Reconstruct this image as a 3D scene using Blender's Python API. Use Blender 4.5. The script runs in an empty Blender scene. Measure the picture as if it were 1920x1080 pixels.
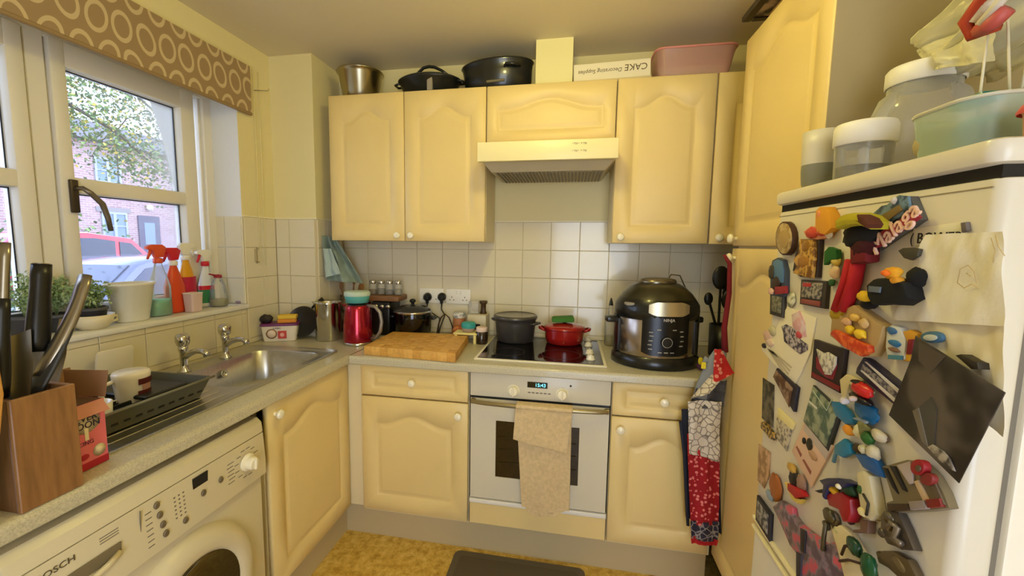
import bpy, bmesh, math, random
from mathutils import Vector, Matrix, Euler, noise
R = math.radians; PI = math.pi
S = bpy.context.scene
COL = S.collection
random.seed(7)

# ---------------------------------------------------------------- camera
CAM = Vector((1.5915, -2.3662, 1.4188))
_y, _t, _r, _f, _px, _py = .1922, -.1058, .0112, 805.63, 914.14, 544.84
FW = Vector((-math.sin(_y)*math.cos(_t), math.cos(_y)*math.cos(_t), math.sin(_t)))
_rt = Vector((math.cos(_y), math.sin(_y), 0)); _up = _rt.cross(FW)
RT = _rt*math.cos(_r) + _up*math.sin(_r); UP = -_rt*math.sin(_r) + _up*math.cos(_r)
cd = bpy.data.cameras.new('camera'); cam = bpy.data.objects.new('camera', cd); COL.objects.link(cam)
m = Matrix((RT, UP, -FW)).transposed().to_4x4(); m.translation = CAM; cam.matrix_world = m
cd.sensor_width = 36; cd.lens = _f/1920*36; cd.shift_x = (960-_px)/1920; cd.shift_y = (_py-540)/1920; cd.clip_start = .02
S.camera = cam

def at(px, py, ax, v):
    "point of a known plane seen at a pixel of the 1920x1080 photograph"
    d = FW + RT*((px-_px)/_f) - UP*((py-_py)/_f); i = 'xyz'.index(ax)
    return CAM + d*((v-CAM[i])/d[i])

# ---------------------------------------------------------------- world, lights, exposure
W = bpy.data.worlds.new('world'); S.world = W; W.use_nodes = True
wn = W.node_tree.nodes; wl = W.node_tree.links
bg = wn['Background']
tc = wn.new('ShaderNodeTexCoord'); sx = wn.new('ShaderNodeSeparateXYZ'); cr = wn.new('ShaderNodeValToRGB')
cn = wn.new('ShaderNodeTexNoise'); cn.inputs['Scale'].default_value = 2.2; cn.inputs['Detail'].default_value = 4
mx = wn.new('ShaderNodeMixRGB'); mx.blend_type = 'SOFT_LIGHT'; mx.inputs[0].default_value = .35
wl.new(tc.outputs['Generated'], sx.inputs[0]); wl.new(sx.outputs['Z'], cr.inputs[0])
wl.new(tc.outputs['Generated'], cn.inputs['Vector'])
cr.color_ramp.elements[0].position = 0; cr.color_ramp.elements[0].color = (.66, .77, 1, 1)
cr.color_ramp.elements[1].position = .8; cr.color_ramp.elements[1].color = (.46, .62, 1, 1)
wl.new(cr.outputs[0], mx.inputs[1]); wl.new(cn.outputs[0], mx.inputs[2]); wl.new(mx.outputs[0], bg.inputs['Color'])
bg.inputs['Strength'].default_value = 6.0

def light(name, kind, loc, energy, col, size=.1, rot=(0, 0, 0), sy=None):
    d = bpy.data.lights.new(name, kind); d.energy = energy; d.color = col
    if kind == 'AREA':
        d.size = size
        if sy: d.shape = 'RECTANGLE'; d.size_y = sy
    else: d.shadow_soft_size = size
    o = bpy.data.objects.new(name, d); o.location = loc; o.rotation_euler = rot; COL.objects.link(o); return o
LAMP = light('ceiling_bulb', 'POINT', (1.48, -1.22, 2.26), 13.5, (1.0, .88, .29), .06)
# unseen fill light added behind the camera to brighten the lower cupboards
REAR_FILL = light('rear_fill_light', 'AREA', (1.9, -3.6, 1.7), 12, (1.0, .92, .66), 1.0, (R(90), 0, 0), 1.8)
por = light('window_portal', 'AREA', (-.2, -1.18, 1.6), 1, (1, 1, 1), 1.35, (0, R(-90), 0), 1.05)
por.data.cycles.is_portal = True
S.view_settings.view_transform = 'Standard'; S.view_settings.look = 'None'
S.view_settings.gamma = 1; S.view_settings.use_curve_mapping = False
S.view_settings.exposure = -.05

# ---------------------------------------------------------------- materials
MATS = {}
def lin(c):
    return tuple(((v/12.92) if v <= .04045 else ((v+.055)/1.055)**2.4) for v in (x/255 for x in c))
def mat(name, col, rough=.5, metal=0, noise=0, nscale=8, bump=0, bscale=60, trans=0, ior=1.45, alpha=1, emit=0, coat=0, sss=0, stretch=None, col2=None, srgb=True):
    "procedural material; colours given as sRGB 0-255"
    if name in MATS: return MATS[name]
    mt = bpy.data.materials.new(name); mt.use_nodes = True; MATS[name] = mt
    nt = mt.node_tree; N = nt.nodes; L = nt.links; b = N['Principled BSDF']
    c = lin(col)
    b.inputs['Base Color'].default_value = (*c, 1); b.inputs['Roughness'].default_value = rough; b.inputs['Metallic'].default_value = metal
    b.inputs['IOR'].default_value = ior; b.inputs['Transmission Weight'].default_value = trans; b.inputs['Alpha'].default_value = alpha
    b.inputs['Coat Weight'].default_value = coat
    if sss: b.inputs['Subsurface Weight'].default_value = sss; b.inputs['Subsurface Radius'].default_value = (.02, .01, .01)
    if emit: b.inputs['Emission Color'].default_value = (*c, 1); b.inputs['Emission Strength'].default_value = emit
    if noise or bump or col2:
        t = N.new('ShaderNodeTexCoord'); mp = N.new('ShaderNodeMapping'); L.new(t.outputs['Object'], mp.inputs[0])
        if stretch: mp.inputs['Scale'].default_value = stretch
        n = N.new('ShaderNodeTexNoise'); n.inputs['Scale'].default_value = nscale; n.inputs['Detail'].default_value = 5
        L.new(mp.outputs[0], n.inputs['Vector'])
        if noise or col2:
            r = N.new('ShaderNodeValToRGB'); L.new(n.outputs[0], r.inputs[0])
            c2 = lin(col2) if col2 else tuple(v*(1-noise) for v in c)
            r.color_ramp.elements[0].position = .35; r.color_ramp.elements[1].position = .65
            r.color_ramp.elements[0].color = (*c2, 1); r.color_ramp.elements[1].color = (*c, 1)
            L.new(r.outputs[0], b.inputs['Base Color'])
        if bump:
            n2 = N.new('ShaderNodeTexNoise'); n2.inputs['Scale'].default_value = bscale; n2.inputs['Detail'].default_value = 4
            L.new(mp.outputs[0], n2.inputs['Vector'])
            bp = N.new('ShaderNodeBump'); bp.inputs['Strength'].default_value = bump; bp.inputs['Distance'].default_value = .002
            L.new(n2.outputs[0], bp.inputs['Height']); L.new(bp.outputs[0], b.inputs['Normal'])
    return mt

CREAM = mat('cream_laminate', (235, 209, 143), .42, noise=.05, nscale=3)
CARC = mat('cream_carcass', (230, 214, 170), .5)
WALLM = mat('cream_wall_paint', (232, 219, 166), .75, bump=.15, bscale=120)
CEIL = mat('ceiling_paint', (226, 214, 184), .85, bump=.1, bscale=90)
TILE = mat('cream_glazed_tile', (226, 216, 188), .18, noise=.03, nscale=3, coat=.3)
GROUT = mat('grout', (205, 190, 155), .9)
UPVC = mat('white_window_plastic', (232, 226, 214), .35)
WHITE = mat('white_enamel', (236, 230, 212), .3)
WPLAST = mat('white_plastic', (238, 234, 224), .4)
BLACK = mat('black_plastic', (18, 17, 17), .35)
BLKGL = mat('black_gloss', (8, 8, 8), .08, coat=.5)
CHROME = mat('chrome', (205, 203, 198), .15, 1)
STEEL = mat('brushed_steel', (206, 205, 202), .3, 1, noise=.12, nscale=30, stretch=(1, 12, 1))
STEELD = mat('dark_steel', (110, 104, 92), .35, 1)
KNOB = mat('ivory_knob', (243, 234, 204), .25, coat=.4)
DGREY = mat('dark_grey_plastic', (62, 62, 60), .5)
INK = mat('black_ink', (30, 28, 28), .6)
GINK = mat('grey_ink', (120, 112, 100), .6)

def glass(name, col=(235, 240, 240), rough=.02, a=.12):
    "thin clear glass or plastic: see-through with a surface sheen"
    if name in MATS: return MATS[name]
    mt = bpy.data.materials.new(name); mt.use_nodes = True; MATS[name] = mt
    N = mt.node_tree.nodes; L = mt.node_tree.links; out = N['Material Output']; b = N['Principled BSDF']
    b.inputs['Base Color'].default_value = (*lin(col), 1); b.inputs['Roughness'].default_value = rough
    t = N.new('ShaderNodeBsdfTransparent'); fr = N.new('ShaderNodeFresnel'); fr.inputs[0].default_value = 1.45
    ad = N.new('ShaderNodeMath'); ad.operation = 'ADD'; ad.use_clamp = True; ad.inputs[1].default_value = a
    ms = N.new('ShaderNodeMixShader'); L.new(fr.outputs[0], ad.inputs[0]); L.new(ad.outputs[0], ms.inputs[0])
    L.new(t.outputs[0], ms.inputs[1]); L.new(b.outputs[0], ms.inputs[2]); L.new(ms.outputs[0], out.inputs[0])
    return mt
PANE = glass('window_glass', (240, 245, 250), .02, .02)
CLEAR = glass('clear_plastic', (235, 232, 220), .08, .22)
FROST = glass('frosted_plastic', (232, 228, 210), .35, .62)

# ---------------------------------------------------------------- mesh helpers
def bx(bm, x0, x1, y0, y1, z0, z1, bev=0, seg=1, mi=0):
    g = bmesh.ops.create_cube(bm, size=1)
    vs = g['verts']
    for v in vs:
        v.co = Vector(((x0+x1)/2 + v.co.x*(x1-x0), (y0+y1)/2 + v.co.y*(y1-y0), (z0+z1)/2 + v.co.z*(z1-z0)))
    fs = {f for v in vs for f in v.link_faces}
    if bev > 0:
        es = list({e for v in vs for e in v.link_edges})
        r = bmesh.ops.bevel(bm, geom=es, offset=bev, segments=seg, affect='EDGES', profile=.5)
        fs |= set(r['faces'])
    for f in fs:
        if f.is_valid: f.material_index = mi
    return bm
def lathe(bm, prof, c=(0, 0, 0), seg=32, sx=1, sy=1, mi=0, cap=True, a0=0, a1=2*PI):
    "profile of (radius, z) turned about the z axis"
    full = abs(a1-a0-2*PI) < 1e-6; n = seg if full else seg+1
    rings = []
    for r, z in prof:
        rings.append([bm.verts.new((c[0]+r*sx*math.cos(a0+(a1-a0)*i/seg), c[1]+r*sy*math.sin(a0+(a1-a0)*i/seg), c[2]+z)) for i in range(n)])
    for a, b in zip(rings, rings[1:]):
        for i in range(n if full else n-1):
            j = (i+1) % n
            try: f = bm.faces.new((a[i], a[j], b[j], b[i])); f.material_index = mi; f.smooth = True
            except ValueError: pass
    if cap and full:
        for rg, (r, z), flip in ((rings[0], prof[0], True), (rings[-1], prof[-1], False)):
            if r > 1e-4:
                f = bm.faces.new(rg[::-1] if flip else rg); f.material_index = mi
    return bm
def tube(bm, pts, r, seg=8, mi=0, closed=False):
    pts = [Vector(p) for p in pts]; n = len(pts); rings = []
    rr = r if isinstance(r, (list, tuple)) else [r]*n
    prev = None
    for i, p in enumerate(pts):
        a = pts[(i-1) % n] if (closed or i > 0) else p; b = pts[(i+1) % n] if (closed or i < n-1) else p
        t = (b-a).normalized()
        if prev is None: u = t.orthogonal().normalized()
        else:
            u = prev - t*prev.dot(t)
            u = u.normalized() if u.length > 1e-6 else t.orthogonal().normalized()
        prev = u; w = t.cross(u)
        rings.append([bm.verts.new(p + (u*math.cos(2*PI*k/seg) + w*math.sin(2*PI*k/seg))*rr[i]) for k in range(seg)])
    m = n if closed else n-1
    for i in range(m):
        a, b = rings[i], rings[(i+1) % n]
        for k in range(seg):
            j = (k+1) % seg
            f = bm.faces.new((a[k], a[j], b[j], b[k])); f.smooth = True; f.material_index = mi
    if not closed:
        for rg in (rings[0][::-1], rings[-1]):
            f = bm.faces.new(rg); f.material_index = mi
    return bm
def prism(bm, poly, d0, d1, ax='y', bev=0, mi=0):
    "polygon extruded along an axis; poly holds the other two coordinates in x,y,z order"
    def mk(p, d):
        return {'x': (d, p[0], p[1]), 'y': (p[0], d, p[1]), 'z': (p[0], p[1], d)}[ax]
    a = [bm.verts.new(mk(p, d0)) for p in poly]; b = [bm.verts.new(mk(p, d1)) for p in poly]
    n = len(poly); fs = [bm.faces.new(a), bm.faces.new(b[::-1])]
    for i in range(n):
        j = (i+1) % n; fs.append(bm.faces.new((a[j], a[i], b[i], b[j])))
    for f in fs: f.material_index = mi
    bmesh.ops.recalc_face_normals(bm, faces=fs)
    if bev:
        es = [e for e in fs[0].edges] + [e for e in fs[1].edges]
        bmesh.ops.bevel(bm, geom=es, offset=bev, segments=2, affect='EDGES', profile=.5)
    return bm
def ball(bm, c, rx, ry=None, rz=None, seg=16, rings=10, mi=0):
    ry = rx if ry is None else ry; rz = rx if rz is None else rz
    g = bmesh.ops.create_uvsphere(bm, u_segments=seg, v_segments=rings, radius=1)
    for v in g['verts']:
        v.co = Vector((c[0]+v.co.x*rx, c[1]+v.co.y*ry, c[2]+v.co.z*rz))
        for f in v.link_faces: f.smooth = True; f.material_index = mi
    return bm
def BM(): return bmesh.new()
def smooth(bm, ang=35):
    for f in bm.faces: f.smooth = True
    for e in bm.edges:
        if len(e.link_faces) == 2 and e.calc_face_angle(0) > R(ang): e.smooth = False
    return bm
def xf(bm, m):
    bmesh.ops.transform(bm, matrix=m, verts=bm.verts); return bm
def obj(name, bm, mats, parent=None, w=False, sm=True, loc=None, rot=None):
    "link one mesh object; w: its coordinates are world coordinates although it has a parent"
    me = bpy.data.meshes.new(name)
    if sm: smooth(bm)
    bm.to_mesh(me); bm.free()
    for q in (mats if isinstance(mats, (list, tuple)) else [mats]): me.materials.append(q)
    o = bpy.data.objects.new(name, me); COL.objects.link(o)
    if loc is not None: o.location = loc
    if rot is not None: o.rotation_euler = rot
    if parent is not None:
        o.parent = parent
        if w:
            mb = Matrix.LocRotScale(parent.location, parent.rotation_euler, parent.scale)
            if parent.parent is not None:
                q = parent.parent
                mb = Matrix.LocRotScale(q.location, q.rotation_euler, q.scale) @ parent.matrix_parent_inverse @ mb
            o.matrix_parent_inverse = mb.inverted()
    return o
def tag(o, label=None, cat=None, group=None, kind=None):
    if label: o['label'] = label
    if cat: o['category'] = cat
    if group: o['group'] = group
    if kind: o['kind'] = kind
    return o
def thing(name, label, cat, loc=(0, 0, 0), rotz=0, group=None, rot=None):
    o = bpy.data.objects.new(name, None); COL.objects.link(o); o.empty_display_size = .05
    o.location = loc; o.rotation_euler = rot if rot is not None else (0, 0, rotz)
    return tag(o, label, cat, group)
def struct(name, bm, mats, sm=True):
    return tag(obj(name, bm, mats, sm=sm), kind='structure')
def copy_tree(o, parent=None):
    c = o.copy(); COL.objects.link(c)
    if parent is not None: c.parent = parent
    for ch in [q for q in COL.objects if q.parent == o]: copy_tree(ch, c)
    return c
def text(name, s, size, mt, parent, loc, rot, ext=.0004, w=True, align='CENTER', sx=1, shear=0):
    cu = bpy.data.curves.new(name, 'FONT'); cu.body = s; cu.size = size; cu.extrude = ext
    cu.align_x = align; cu.align_y = 'CENTER'; cu.resolution_u = 3; cu.shear = shear
    cu.materials.append(mt); cu.space_line = .9
    tmp = bpy.data.objects.new('tmp', cu); COL.objects.link(tmp)
    me = bpy.data.meshes.new_from_object(tmp.evaluated_get(bpy.context.evaluated_depsgraph_get()))
    bpy.data.objects.remove(tmp); me.materials.clear(); me.materials.append(mt)
    o = bpy.data.objects.new(name, me); COL.objects.link(o); o.scale = (sx, 1, 1)
    o.location = loc; o.rotation_euler = rot
    if parent is not None:
        o.parent = parent
        if w: o.matrix_parent_inverse = Matrix.LocRotScale(parent.location, parent.rotation_euler, parent.scale).inverted()
    return o
# ================================================================ ROOM
H = 2.386; XR = 2.82; YB = -3.7; TS = .1525; TX = .7161; TZ = [.910, .935, 1.0875, 1.24, 1.3925, 1.545]
SILL = 1.113; WY0, WY1, WT = -.505, -1.905, 2.13
def floor_mat():
    mt = mat('yellow_mottled_vinyl', (206, 168, 78), .45)
    N = mt.node_tree.nodes; L = mt.node_tree.links; b = N['Principled BSDF']
    t = N.new('ShaderNodeTexCoord'); n = N.new('ShaderNodeTexNoise'); n.inputs['Scale'].default_value = 26; n.inputs['Detail'].default_value = 6; n.inputs['Roughness'].default_value = .7
    r = N.new('ShaderNodeValToRGB'); L.new(t.outputs['Object'], n.inputs['Vector']); L.new(n.outputs[0], r.inputs[0])
    e = r.color_ramp.elements; e[0].position = .34; e[0].color = (*lin((176, 134, 44)), 1); e[1].position = .66; e[1].color = (*lin((232, 203, 120)), 1)
    k = r.color_ramp.elements.new(.5); k.color = (*lin((212, 175, 82)), 1)
    L.new(r.outputs[0], b.inputs['Base Color']); return mt
fl = struct('floor', bx(BM(), -.02, XR, YB, .02, -.05, 0), floor_mat(), sm=False)
struct('ceiling', bx(BM(), -.3, XR+.05, YB, .15, H, H+.08), CEIL, sm=False)
wb = struct('wall_back', bx(BM(), -.3, XR+.05, 0, .15, -.05, H), WALLM, sm=False)
struct('wall_right', bx(BM(), XR, XR+.1, YB, .02, -.05, H), WALLM, sm=False)
b = BM()
bx(b, -.1, 1.35, YB-.1, YB, -.05, H); bx(b, 2.35, XR+.1, YB-.1, YB, -.05, H); bx(b, 1.35, 2.35, YB-.1, YB, 2.0, H)
struct('wall_front', b, WALLM, sm=False)
b = BM()
bx(b, -.27, 0, YB, WY1, -.05, H); bx(b, -.27, 0, WY0, .02, -.05, H)
bx(b, -.27, 0, WY1, WY0, -.05, SILL-.02); bx(b, -.27, 0, WY1, WY0, WT, H)
wlft = struct('wall_left', b, WALLM, sm=False)
wbox = struct('wall_boxing', bx(BM(), 0, .249, -.267, 0, .872, H), WALLM, sm=False)

_tc = {}
def tile(par, a0, a1, z0, z1, plane, v, mt_=None):
    "one glazed tile; plane 'y' faces -y at y=v, 'x' faces +x at x=v, 'Y' faces -y inside the window reveal"
    wd, hg = a1-a0-.0025, z1-z0-.0025
    if wd < .012 or hg < .01: return
    k = (round(wd, 4), round(hg, 4))
    if k not in _tc:
        bb = bx(BM(), -wd/2, wd/2, -.0045, 0, -hg/2, hg/2); 
        es = [e for e in bb.edges if all(q.co.y < -.004 for q in e.verts)]
        bmesh.ops.bevel(bb, geom=es, offset=.0014, segments=1, affect='EDGES')
        me = bpy.data.meshes.new('tile'); bb.to_mesh(me); bb.free(); me.materials.append(TILE); _tc[k] = me
    o = bpy.data.objects.new('tile', _tc[k]); COL.objects.link(o); o.parent = par
    o.location = ((a0+a1)/2, v, (z0+z1)/2) if plane == 'y' else (v, (a0+a1)/2, (z0+z1)/2)
    if plane == 'x': o.rotation_euler = (0, 0, R(90))
def grid(a0, a1, pitch, org):
    k = math.ceil((a0-org)/pitch+1e-6); out = [a0]
    while org+k*pitch < a1-1e-4: out.append(org+k*pitch); k += 1
    return out+[a1]
def tiles(par, a0, a1, pitch, org, zs, plane, v):
    g = grid(a0, a1, pitch, org)
    for p, q in zip(g, g[1:]):
        for z0, z1 in zip(zs, zs[1:]): tile(par, p, q, z0, z1, plane, v)
bedm = GROUT
obj('grout_bed', bx(BM(), .249, 2.81, -.002, 0, .91, 1.545), bedm, wb, sm=False)
tiles(wb, .256, 2.48, TS, TX, TZ, 'y', -.002)
obj('grout_bed', bx(BM(), 0, .249, -.269, -.267, .91, 1.545), bedm, wbox, sm=False)
tiles(wbox, .008, .249, TS, .0865, TZ, 'y', -.269)
obj('grout_bed', bx(BM(), .249, .251, -.267, -.002, .91, 1.545), bedm, wbox, sm=False)
tiles(wbox, -.267, -.008, TS, -.02, TZ, 'x', .251)
b = BM(); bx(b, 0, .002, -1.95, WY0, .91, SILL-.021); bx(b, 0, .002, WY0, -.27, .91, 1.545)
obj('grout_bed', b, bedm, wlft, sm=False)
PL = .164; OL = -.379
tiles(wlft, -1.95, WY0-.006, PL, OL, [.91, .935, 1.066, SILL-.022], 'x', .002)
tiles(wlft, WY0+.004, -.274, PL, OL, TZ, 'x', .002)
tiles(wlft, -.148, -.003, .2, .1, [SILL, 1.24, 1.3925, 1.545], 'y', WY0-.0015)      # tiled lower part of the window reveal
b = BM()
bx(b, .249, XR-.01, -.0075, 0, 1.545, 1.551); bx(b, 0, .2565, -.2745, -.267, 1.545, 1.551); bx(b, 0, .0075, WY0, -.27, 1.545, 1.551); bx(b, .249, .2565, -.27, 0, 1.545, 1.551)
tag(obj('trim_1', b, mat('pale_tile_edging', (245, 236, 205), .35)), kind='structure')
b = BM(); bx(b, -.15, -.001, WY0-.0015, WY0+.0, SILL, WT); bx(b, -.15, -.001, WY1, WY1+.0015, SILL, WT); tag(obj('trim_3', b, mat('white_reveal_paint', (232, 232, 232), .6), sm=False), kind='structure')
# white tiled sill board
b = BM(); bx(b, -.15, .018, WY1, WY0, SILL-.022, SILL, .005, 2)
tag(obj('trim_2', b, mat('white_sill_board', (236, 234, 230), .3)), kind='structure')
# ---------------------------------------------------------------- window
win = tag(thing('window_1', None, None, (-.17, (WY0+WY1)/2, SILL)), kind='structure')
b = BM(); FX0, FX1 = -.225, -.165
bx(b, FX0, FX1+.02, WY0-.05, WY0, SILL, WT, .003); bx(b, FX0, FX1+.02, WY1, WY1+.05, SILL, WT, .003)
bx(b, FX0, FX1+.02, -1.235, -1.18, SILL, WT, .003)
bx(b, FX0, FX1+.019, WY1, WY0, SILL, SILL+.035, .003); bx(b, FX0, FX1+.019, WY1, WY0, WT-.04, WT, .003)
obj('window_frame', b, UPVC, win, w=True)
b = BM()
for y0, y1 in ((WY0-.065, WY0-.05), (-1.25, -1.235), (-1.18, -1.165), (WY1+.05, WY1+.065)): bx(b, FX0, FX1+.008, y0, y1, SILL+.03, WT-.04, .004, 2)
obj('frame_bead', b, UPVC, win, w=True)
def casement(y0, y1, g0, g1):
    b = BM(); x0, x1 = -.205, -.135; z0, z1 = SILL+.03, WT-.035
    for q in ((y0, g0), (g1, y1)): bx(b, x0, x1, q[0], q[1], z0, z1, .006, 2)
    for q in ((z0, 1.185), (1.585, 1.64), (2.012, z1)): bx(b, x0, x1-.001, g0-.004, g1+.004, q[0], q[1], .006, 2)
    cs = obj('casement', b, UPVC, win, w=True)
    for z0, z1 in ((1.185, 1.585), (1.64, 2.012)):
        g = BM(); bx(g, -.182, -.178, g0, g1, z0, z1); obj('window_pane', g, PANE, cs, w=True, sm=False)
        s = BM()
        for q in ((g0-.001, g0+.004, z0, z1), (g1-.004, g1+.001, z0, z1), (g0, g1, z0-.001, z0+.004), (g0, g1, z1-.004, z1+.001)):
            bx(s, -.176, -.1745, *q[:2], *q[2:])
        obj('gasket', s, mat('rubber', (48, 52, 62), .6), cs, w=True, sm=False)
    return cs
casement(-1.172, -.612, -1.125, -.682)
casement(WY1+.055, -1.242, -1.737, -1.29)
hd = BM(); bx(hd, -.135, -.122, -1.152, -1.126, 1.515, 1.63, .004, 2)
hh = obj('window_handle', hd, mat('dark_bronze', (78, 68, 58), .4, .6), win, w=True)
hd = BM(); tube(hd, [(-.125, -1.138, 1.60), (-.09, -1.138, 1.60), (-.082, -1.12, 1.585), (-.08, -1.085, 1.55), (-.082, -1.068, 1.50), (-.084, -1.06, 1.455)], [.008, .008, .009, .010, .009, .008], 10)
obj('handle_lever', hd, mat('dull_metal', (122, 112, 100), .35, .7), hh, w=True)

# ================================================================ CUPBOARDS
def outline(w, h, arch, mgx, mgz, top, d=0, n=28):
    "panel outline shrunk by d, counter-clockwise from bottom left; and the matching points on the slab edge"
    x0, x1 = mgx+d, w-mgx-d; zb, zs = mgz+d, h-top-d
    inn, out = [], []
    def a(p, q): inn.append(Vector(p)); out.append(Vector(q))
    a((x0, zb), (0, 0))
    for i in range(1, 4): x = x0+(x1-x0)*i/4; a((x, zb), (x, 0))
    a((x1, zb), (w, 0))
    for i in range(1, 4): z = zb+(zs-zb)*i/4; a((x1, z), (w, z))
    for i in range(n+1):
        u = i/n; x = x1+(x0-x1)*u; s = min(1, abs(u-.5)*2/.86)
        a((x, zs+arch*(.5+.5*math.cos(PI*s))), (w if i == 0 else 0 if i == n else x, h))
    for i in range(3, 0, -1): z = zb+(zs-zb)*i/4; a((x0, z), (0, z))
    return inn, out
def panel_door(w, h, arch=.05, mgx=.07, mgz=.075, top=None, t=.02):
    "routed cupboard front in local x (across), z (up), face towards -y at y=-t"
    bm = BM(); top = top if top is not None else (.075+arch)
    inn, out = outline(w, h, arch, mgx, mgz, top)
    e = .003
    def I(d): return outline(w, h, arch, mgx, mgz, top, d)[0]
    edge = [Vector((min(max(q.x, e), w-e), min(max(q.y, e), h-e))) for q in out]
    rings = [([q for q in out], 0), ([q for q in out], -t+e), (edge, -t), (inn, -t), (I(.004), -t+.005), (I(.009), -t+.006), (I(.018), -t+.0045), (I(.027), -t+.001), (I(.031), -t+.0005)]
    vr = [[bm.verts.new((q.x, y, q.y)) for q in ps] for ps, y in rings]
    for a, c in zip(vr, vr[1:]):
        for i in range(len(a)):
            j = (i+1) % len(a)
            bm.faces.new((a[i], a[j], c[j], c[i]))
    bm.faces.new(vr[-1]); bm.faces.new(vr[0][::-1])
    return smooth(bm, 25)
def knob_bm(mi=0):
    b = BM(); lathe(b, [(.007, 0), (.006, .008), (.009, .012), (.0165, .018), (.0175, .023), (.014, .029), (.006, .032), (0.0003, .0325)], seg=20, cap=False)
    return xf(b, Matrix.Rotation(R(90), 4, 'X'))      # axis along -y
KD = None
def front(name, par, w, h, loc, rz=0, knob=None, **k):
    "door or drawer front with its knob; knob given in local x, z"
    o = obj(name, panel_door(w, h, **k), CREAM, par); o.rotation_euler = (0, 0, rz)
    o.location = Vector(loc)-par.location
    if knob:
        kb = obj('knob', knob_bm(), KNOB, o); kb.location = (knob[0], -.02, knob[1])
    return o
DY = -.565
# base unit with drawer, left of the oven
u = thing('base_cupboard', 'cream base cupboard with one drawer and arched door, left of the oven', 'cupboard', (.91, -.3, 0))
obj('cupboard_body', bx(BM(), .652, 1.164, DY+.002, -.02, .15, .868), CARC, u, w=True)
front('drawer', u, .508, .142, (.654, DY, .726), 0, (.254, .075), arch=0, mgx=.055, mgz=.032, top=.032)
front('door', u, .508, .553, (.654, DY, .166), 0, (.468, .50), top=.12, arch=.045)
# base unit right of the oven
u = thing('base_cupboard', 'cream base cupboard with drawer and door, right of the oven behind the hanging apron', 'cupboard', (1.97, -.3, 0))
obj('cupboard_body', bx(BM(), 1.772, 2.186, DY+.002, -.02, .15, .868), CARC, u, w=True)
front('drawer', u, .398, .142, (1.774, DY, .726), 0, (.199, .075), arch=0, mgx=.05, mgz=.032, top=.032)
front('door', u, .398, .553, (1.774, DY, .166), 0, (.036, .505), top=.12, arch=.045)
# corner post
tag(obj('corner_post', bx(BM(), .566, .650, DY-.002, -.48, .166, .868, .002), CARC), 'narrow cream filler post in the corner between the two cupboard runs', 'filler post')
# base unit in the left run, door faces +x
u = thing('base_cupboard', 'cream base cupboard with arched door in the left run, beside the washing machine', 'cupboard', (.3, -.85, 0))
obj('cupboard_body', bx(BM(), .02, .563, -1.118, -.575, .15, .74), CARC, u, w=True)
front('door', u, .54, .70, (.565, -1.116, .166), R(90), (.036, .655), top=.135, arch=.05)
# plinths
b = BM(); bx(b, .536, 2.186, -.531, -.515, 0, .15); tag(obj('plinth', b, mat('beige_plinth', (196, 178, 136), .5), sm=False), 'beige plinth board below the oven and drawer cupboards', 'plinth')
b = BM(); bx(b, .52, .536, -1.12, -.532, 0, .15); tag(obj('plinth', b, MATS['beige_plinth'], sm=False), 'beige plinth board under the left cupboard beside the washing machine', 'plinth')
tag(obj('end_panel', bx(BM(), .02, .545, -1.140, -1.122, 0, .868), mat('grey_end_panel', (120, 108, 88), .6), sm=False), 'dull grey panel in the gap between washing machine and left cupboard', 'panel')

# wall units
ZT, ZU, UY = 2.167, 1.434, -.258
def wall_unit(label, x0, x1, doors, zb=ZU):
    u = thing('wall_cupboard', label, 'cupboard', ((x0+x1)/2, -.13, zb))
    obj('cupboard_body', bx(BM(), x0, x1, UY+.001, -.008, zb, ZT), CARC, u, w=True, sm=False)
    for d in doors: front('door', u, d[1]-d[0]-.003, ZT-zb, (d[0]+.0015, UY, zb), 0, d[2], **(d[3] if len(d) > 3 else {}))
    return u
wall_unit('cream double wall cupboard with arched doors, left of the cooker hood', .341, 1.169,
          [(.341, .752, (.375, .028)), (.752, 1.169, (.036, .028))])
wall_unit('cream wall cupboard with one arched door, right of the cooker hood', 1.771, 2.186, [(1.771, 2.186, (.036, .028))])
wall_unit('narrow cream wall cupboard squeezed between right wall unit and tall cupboard', 2.19, 2.60, [(2.19, 2.60, (.036, .028))])
wall_unit('short cream cupboard front with arched panel above the cooker hood', 1.171, 1.769,
          [(1.171, 1.769, None, dict(mgx=.05, mgz=.05, top=.105, arch=.045))], zb=1.905)
# cooker hood
hd = thing('cooker_hood', 'white cooker hood with flat visor over the hob', 'cooker hood', (1.47, -.2, 1.785))
obj('visor', bx(BM(), 1.167, 1.769, -.46, -.435, 1.785, 1.868, .003, 2), mat('hood_cream', (240, 228, 176), .35), hd, w=True)
b = BM(); prism(b, [(-.435, 1.868), (-.28, 1.868), (-.28, 1.903), (-.01, 1.903), (-.01, 1.80), (-.435, 1.80)], 1.171, 1.767, 'x'); obj('hood_body', b, MATS['hood_cream'], hd, w=True, sm=False)
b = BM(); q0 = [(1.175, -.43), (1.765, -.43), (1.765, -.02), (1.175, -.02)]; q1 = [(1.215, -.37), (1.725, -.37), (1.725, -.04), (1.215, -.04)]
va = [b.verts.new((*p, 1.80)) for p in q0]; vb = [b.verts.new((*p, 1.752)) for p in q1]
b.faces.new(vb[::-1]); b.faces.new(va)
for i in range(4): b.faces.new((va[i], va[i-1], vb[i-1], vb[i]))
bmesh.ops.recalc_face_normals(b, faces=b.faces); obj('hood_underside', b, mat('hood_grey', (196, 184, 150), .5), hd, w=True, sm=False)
b = BM()
for i in range(30): x = 1.235+i*.0163; bx(b, x, x+.009, -.36, -.05, 1.7475, 1.752)
obj('grease_filter', b, mat('filter_grey', (120, 110, 88), .5), hd, w=True, sm=False)
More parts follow.
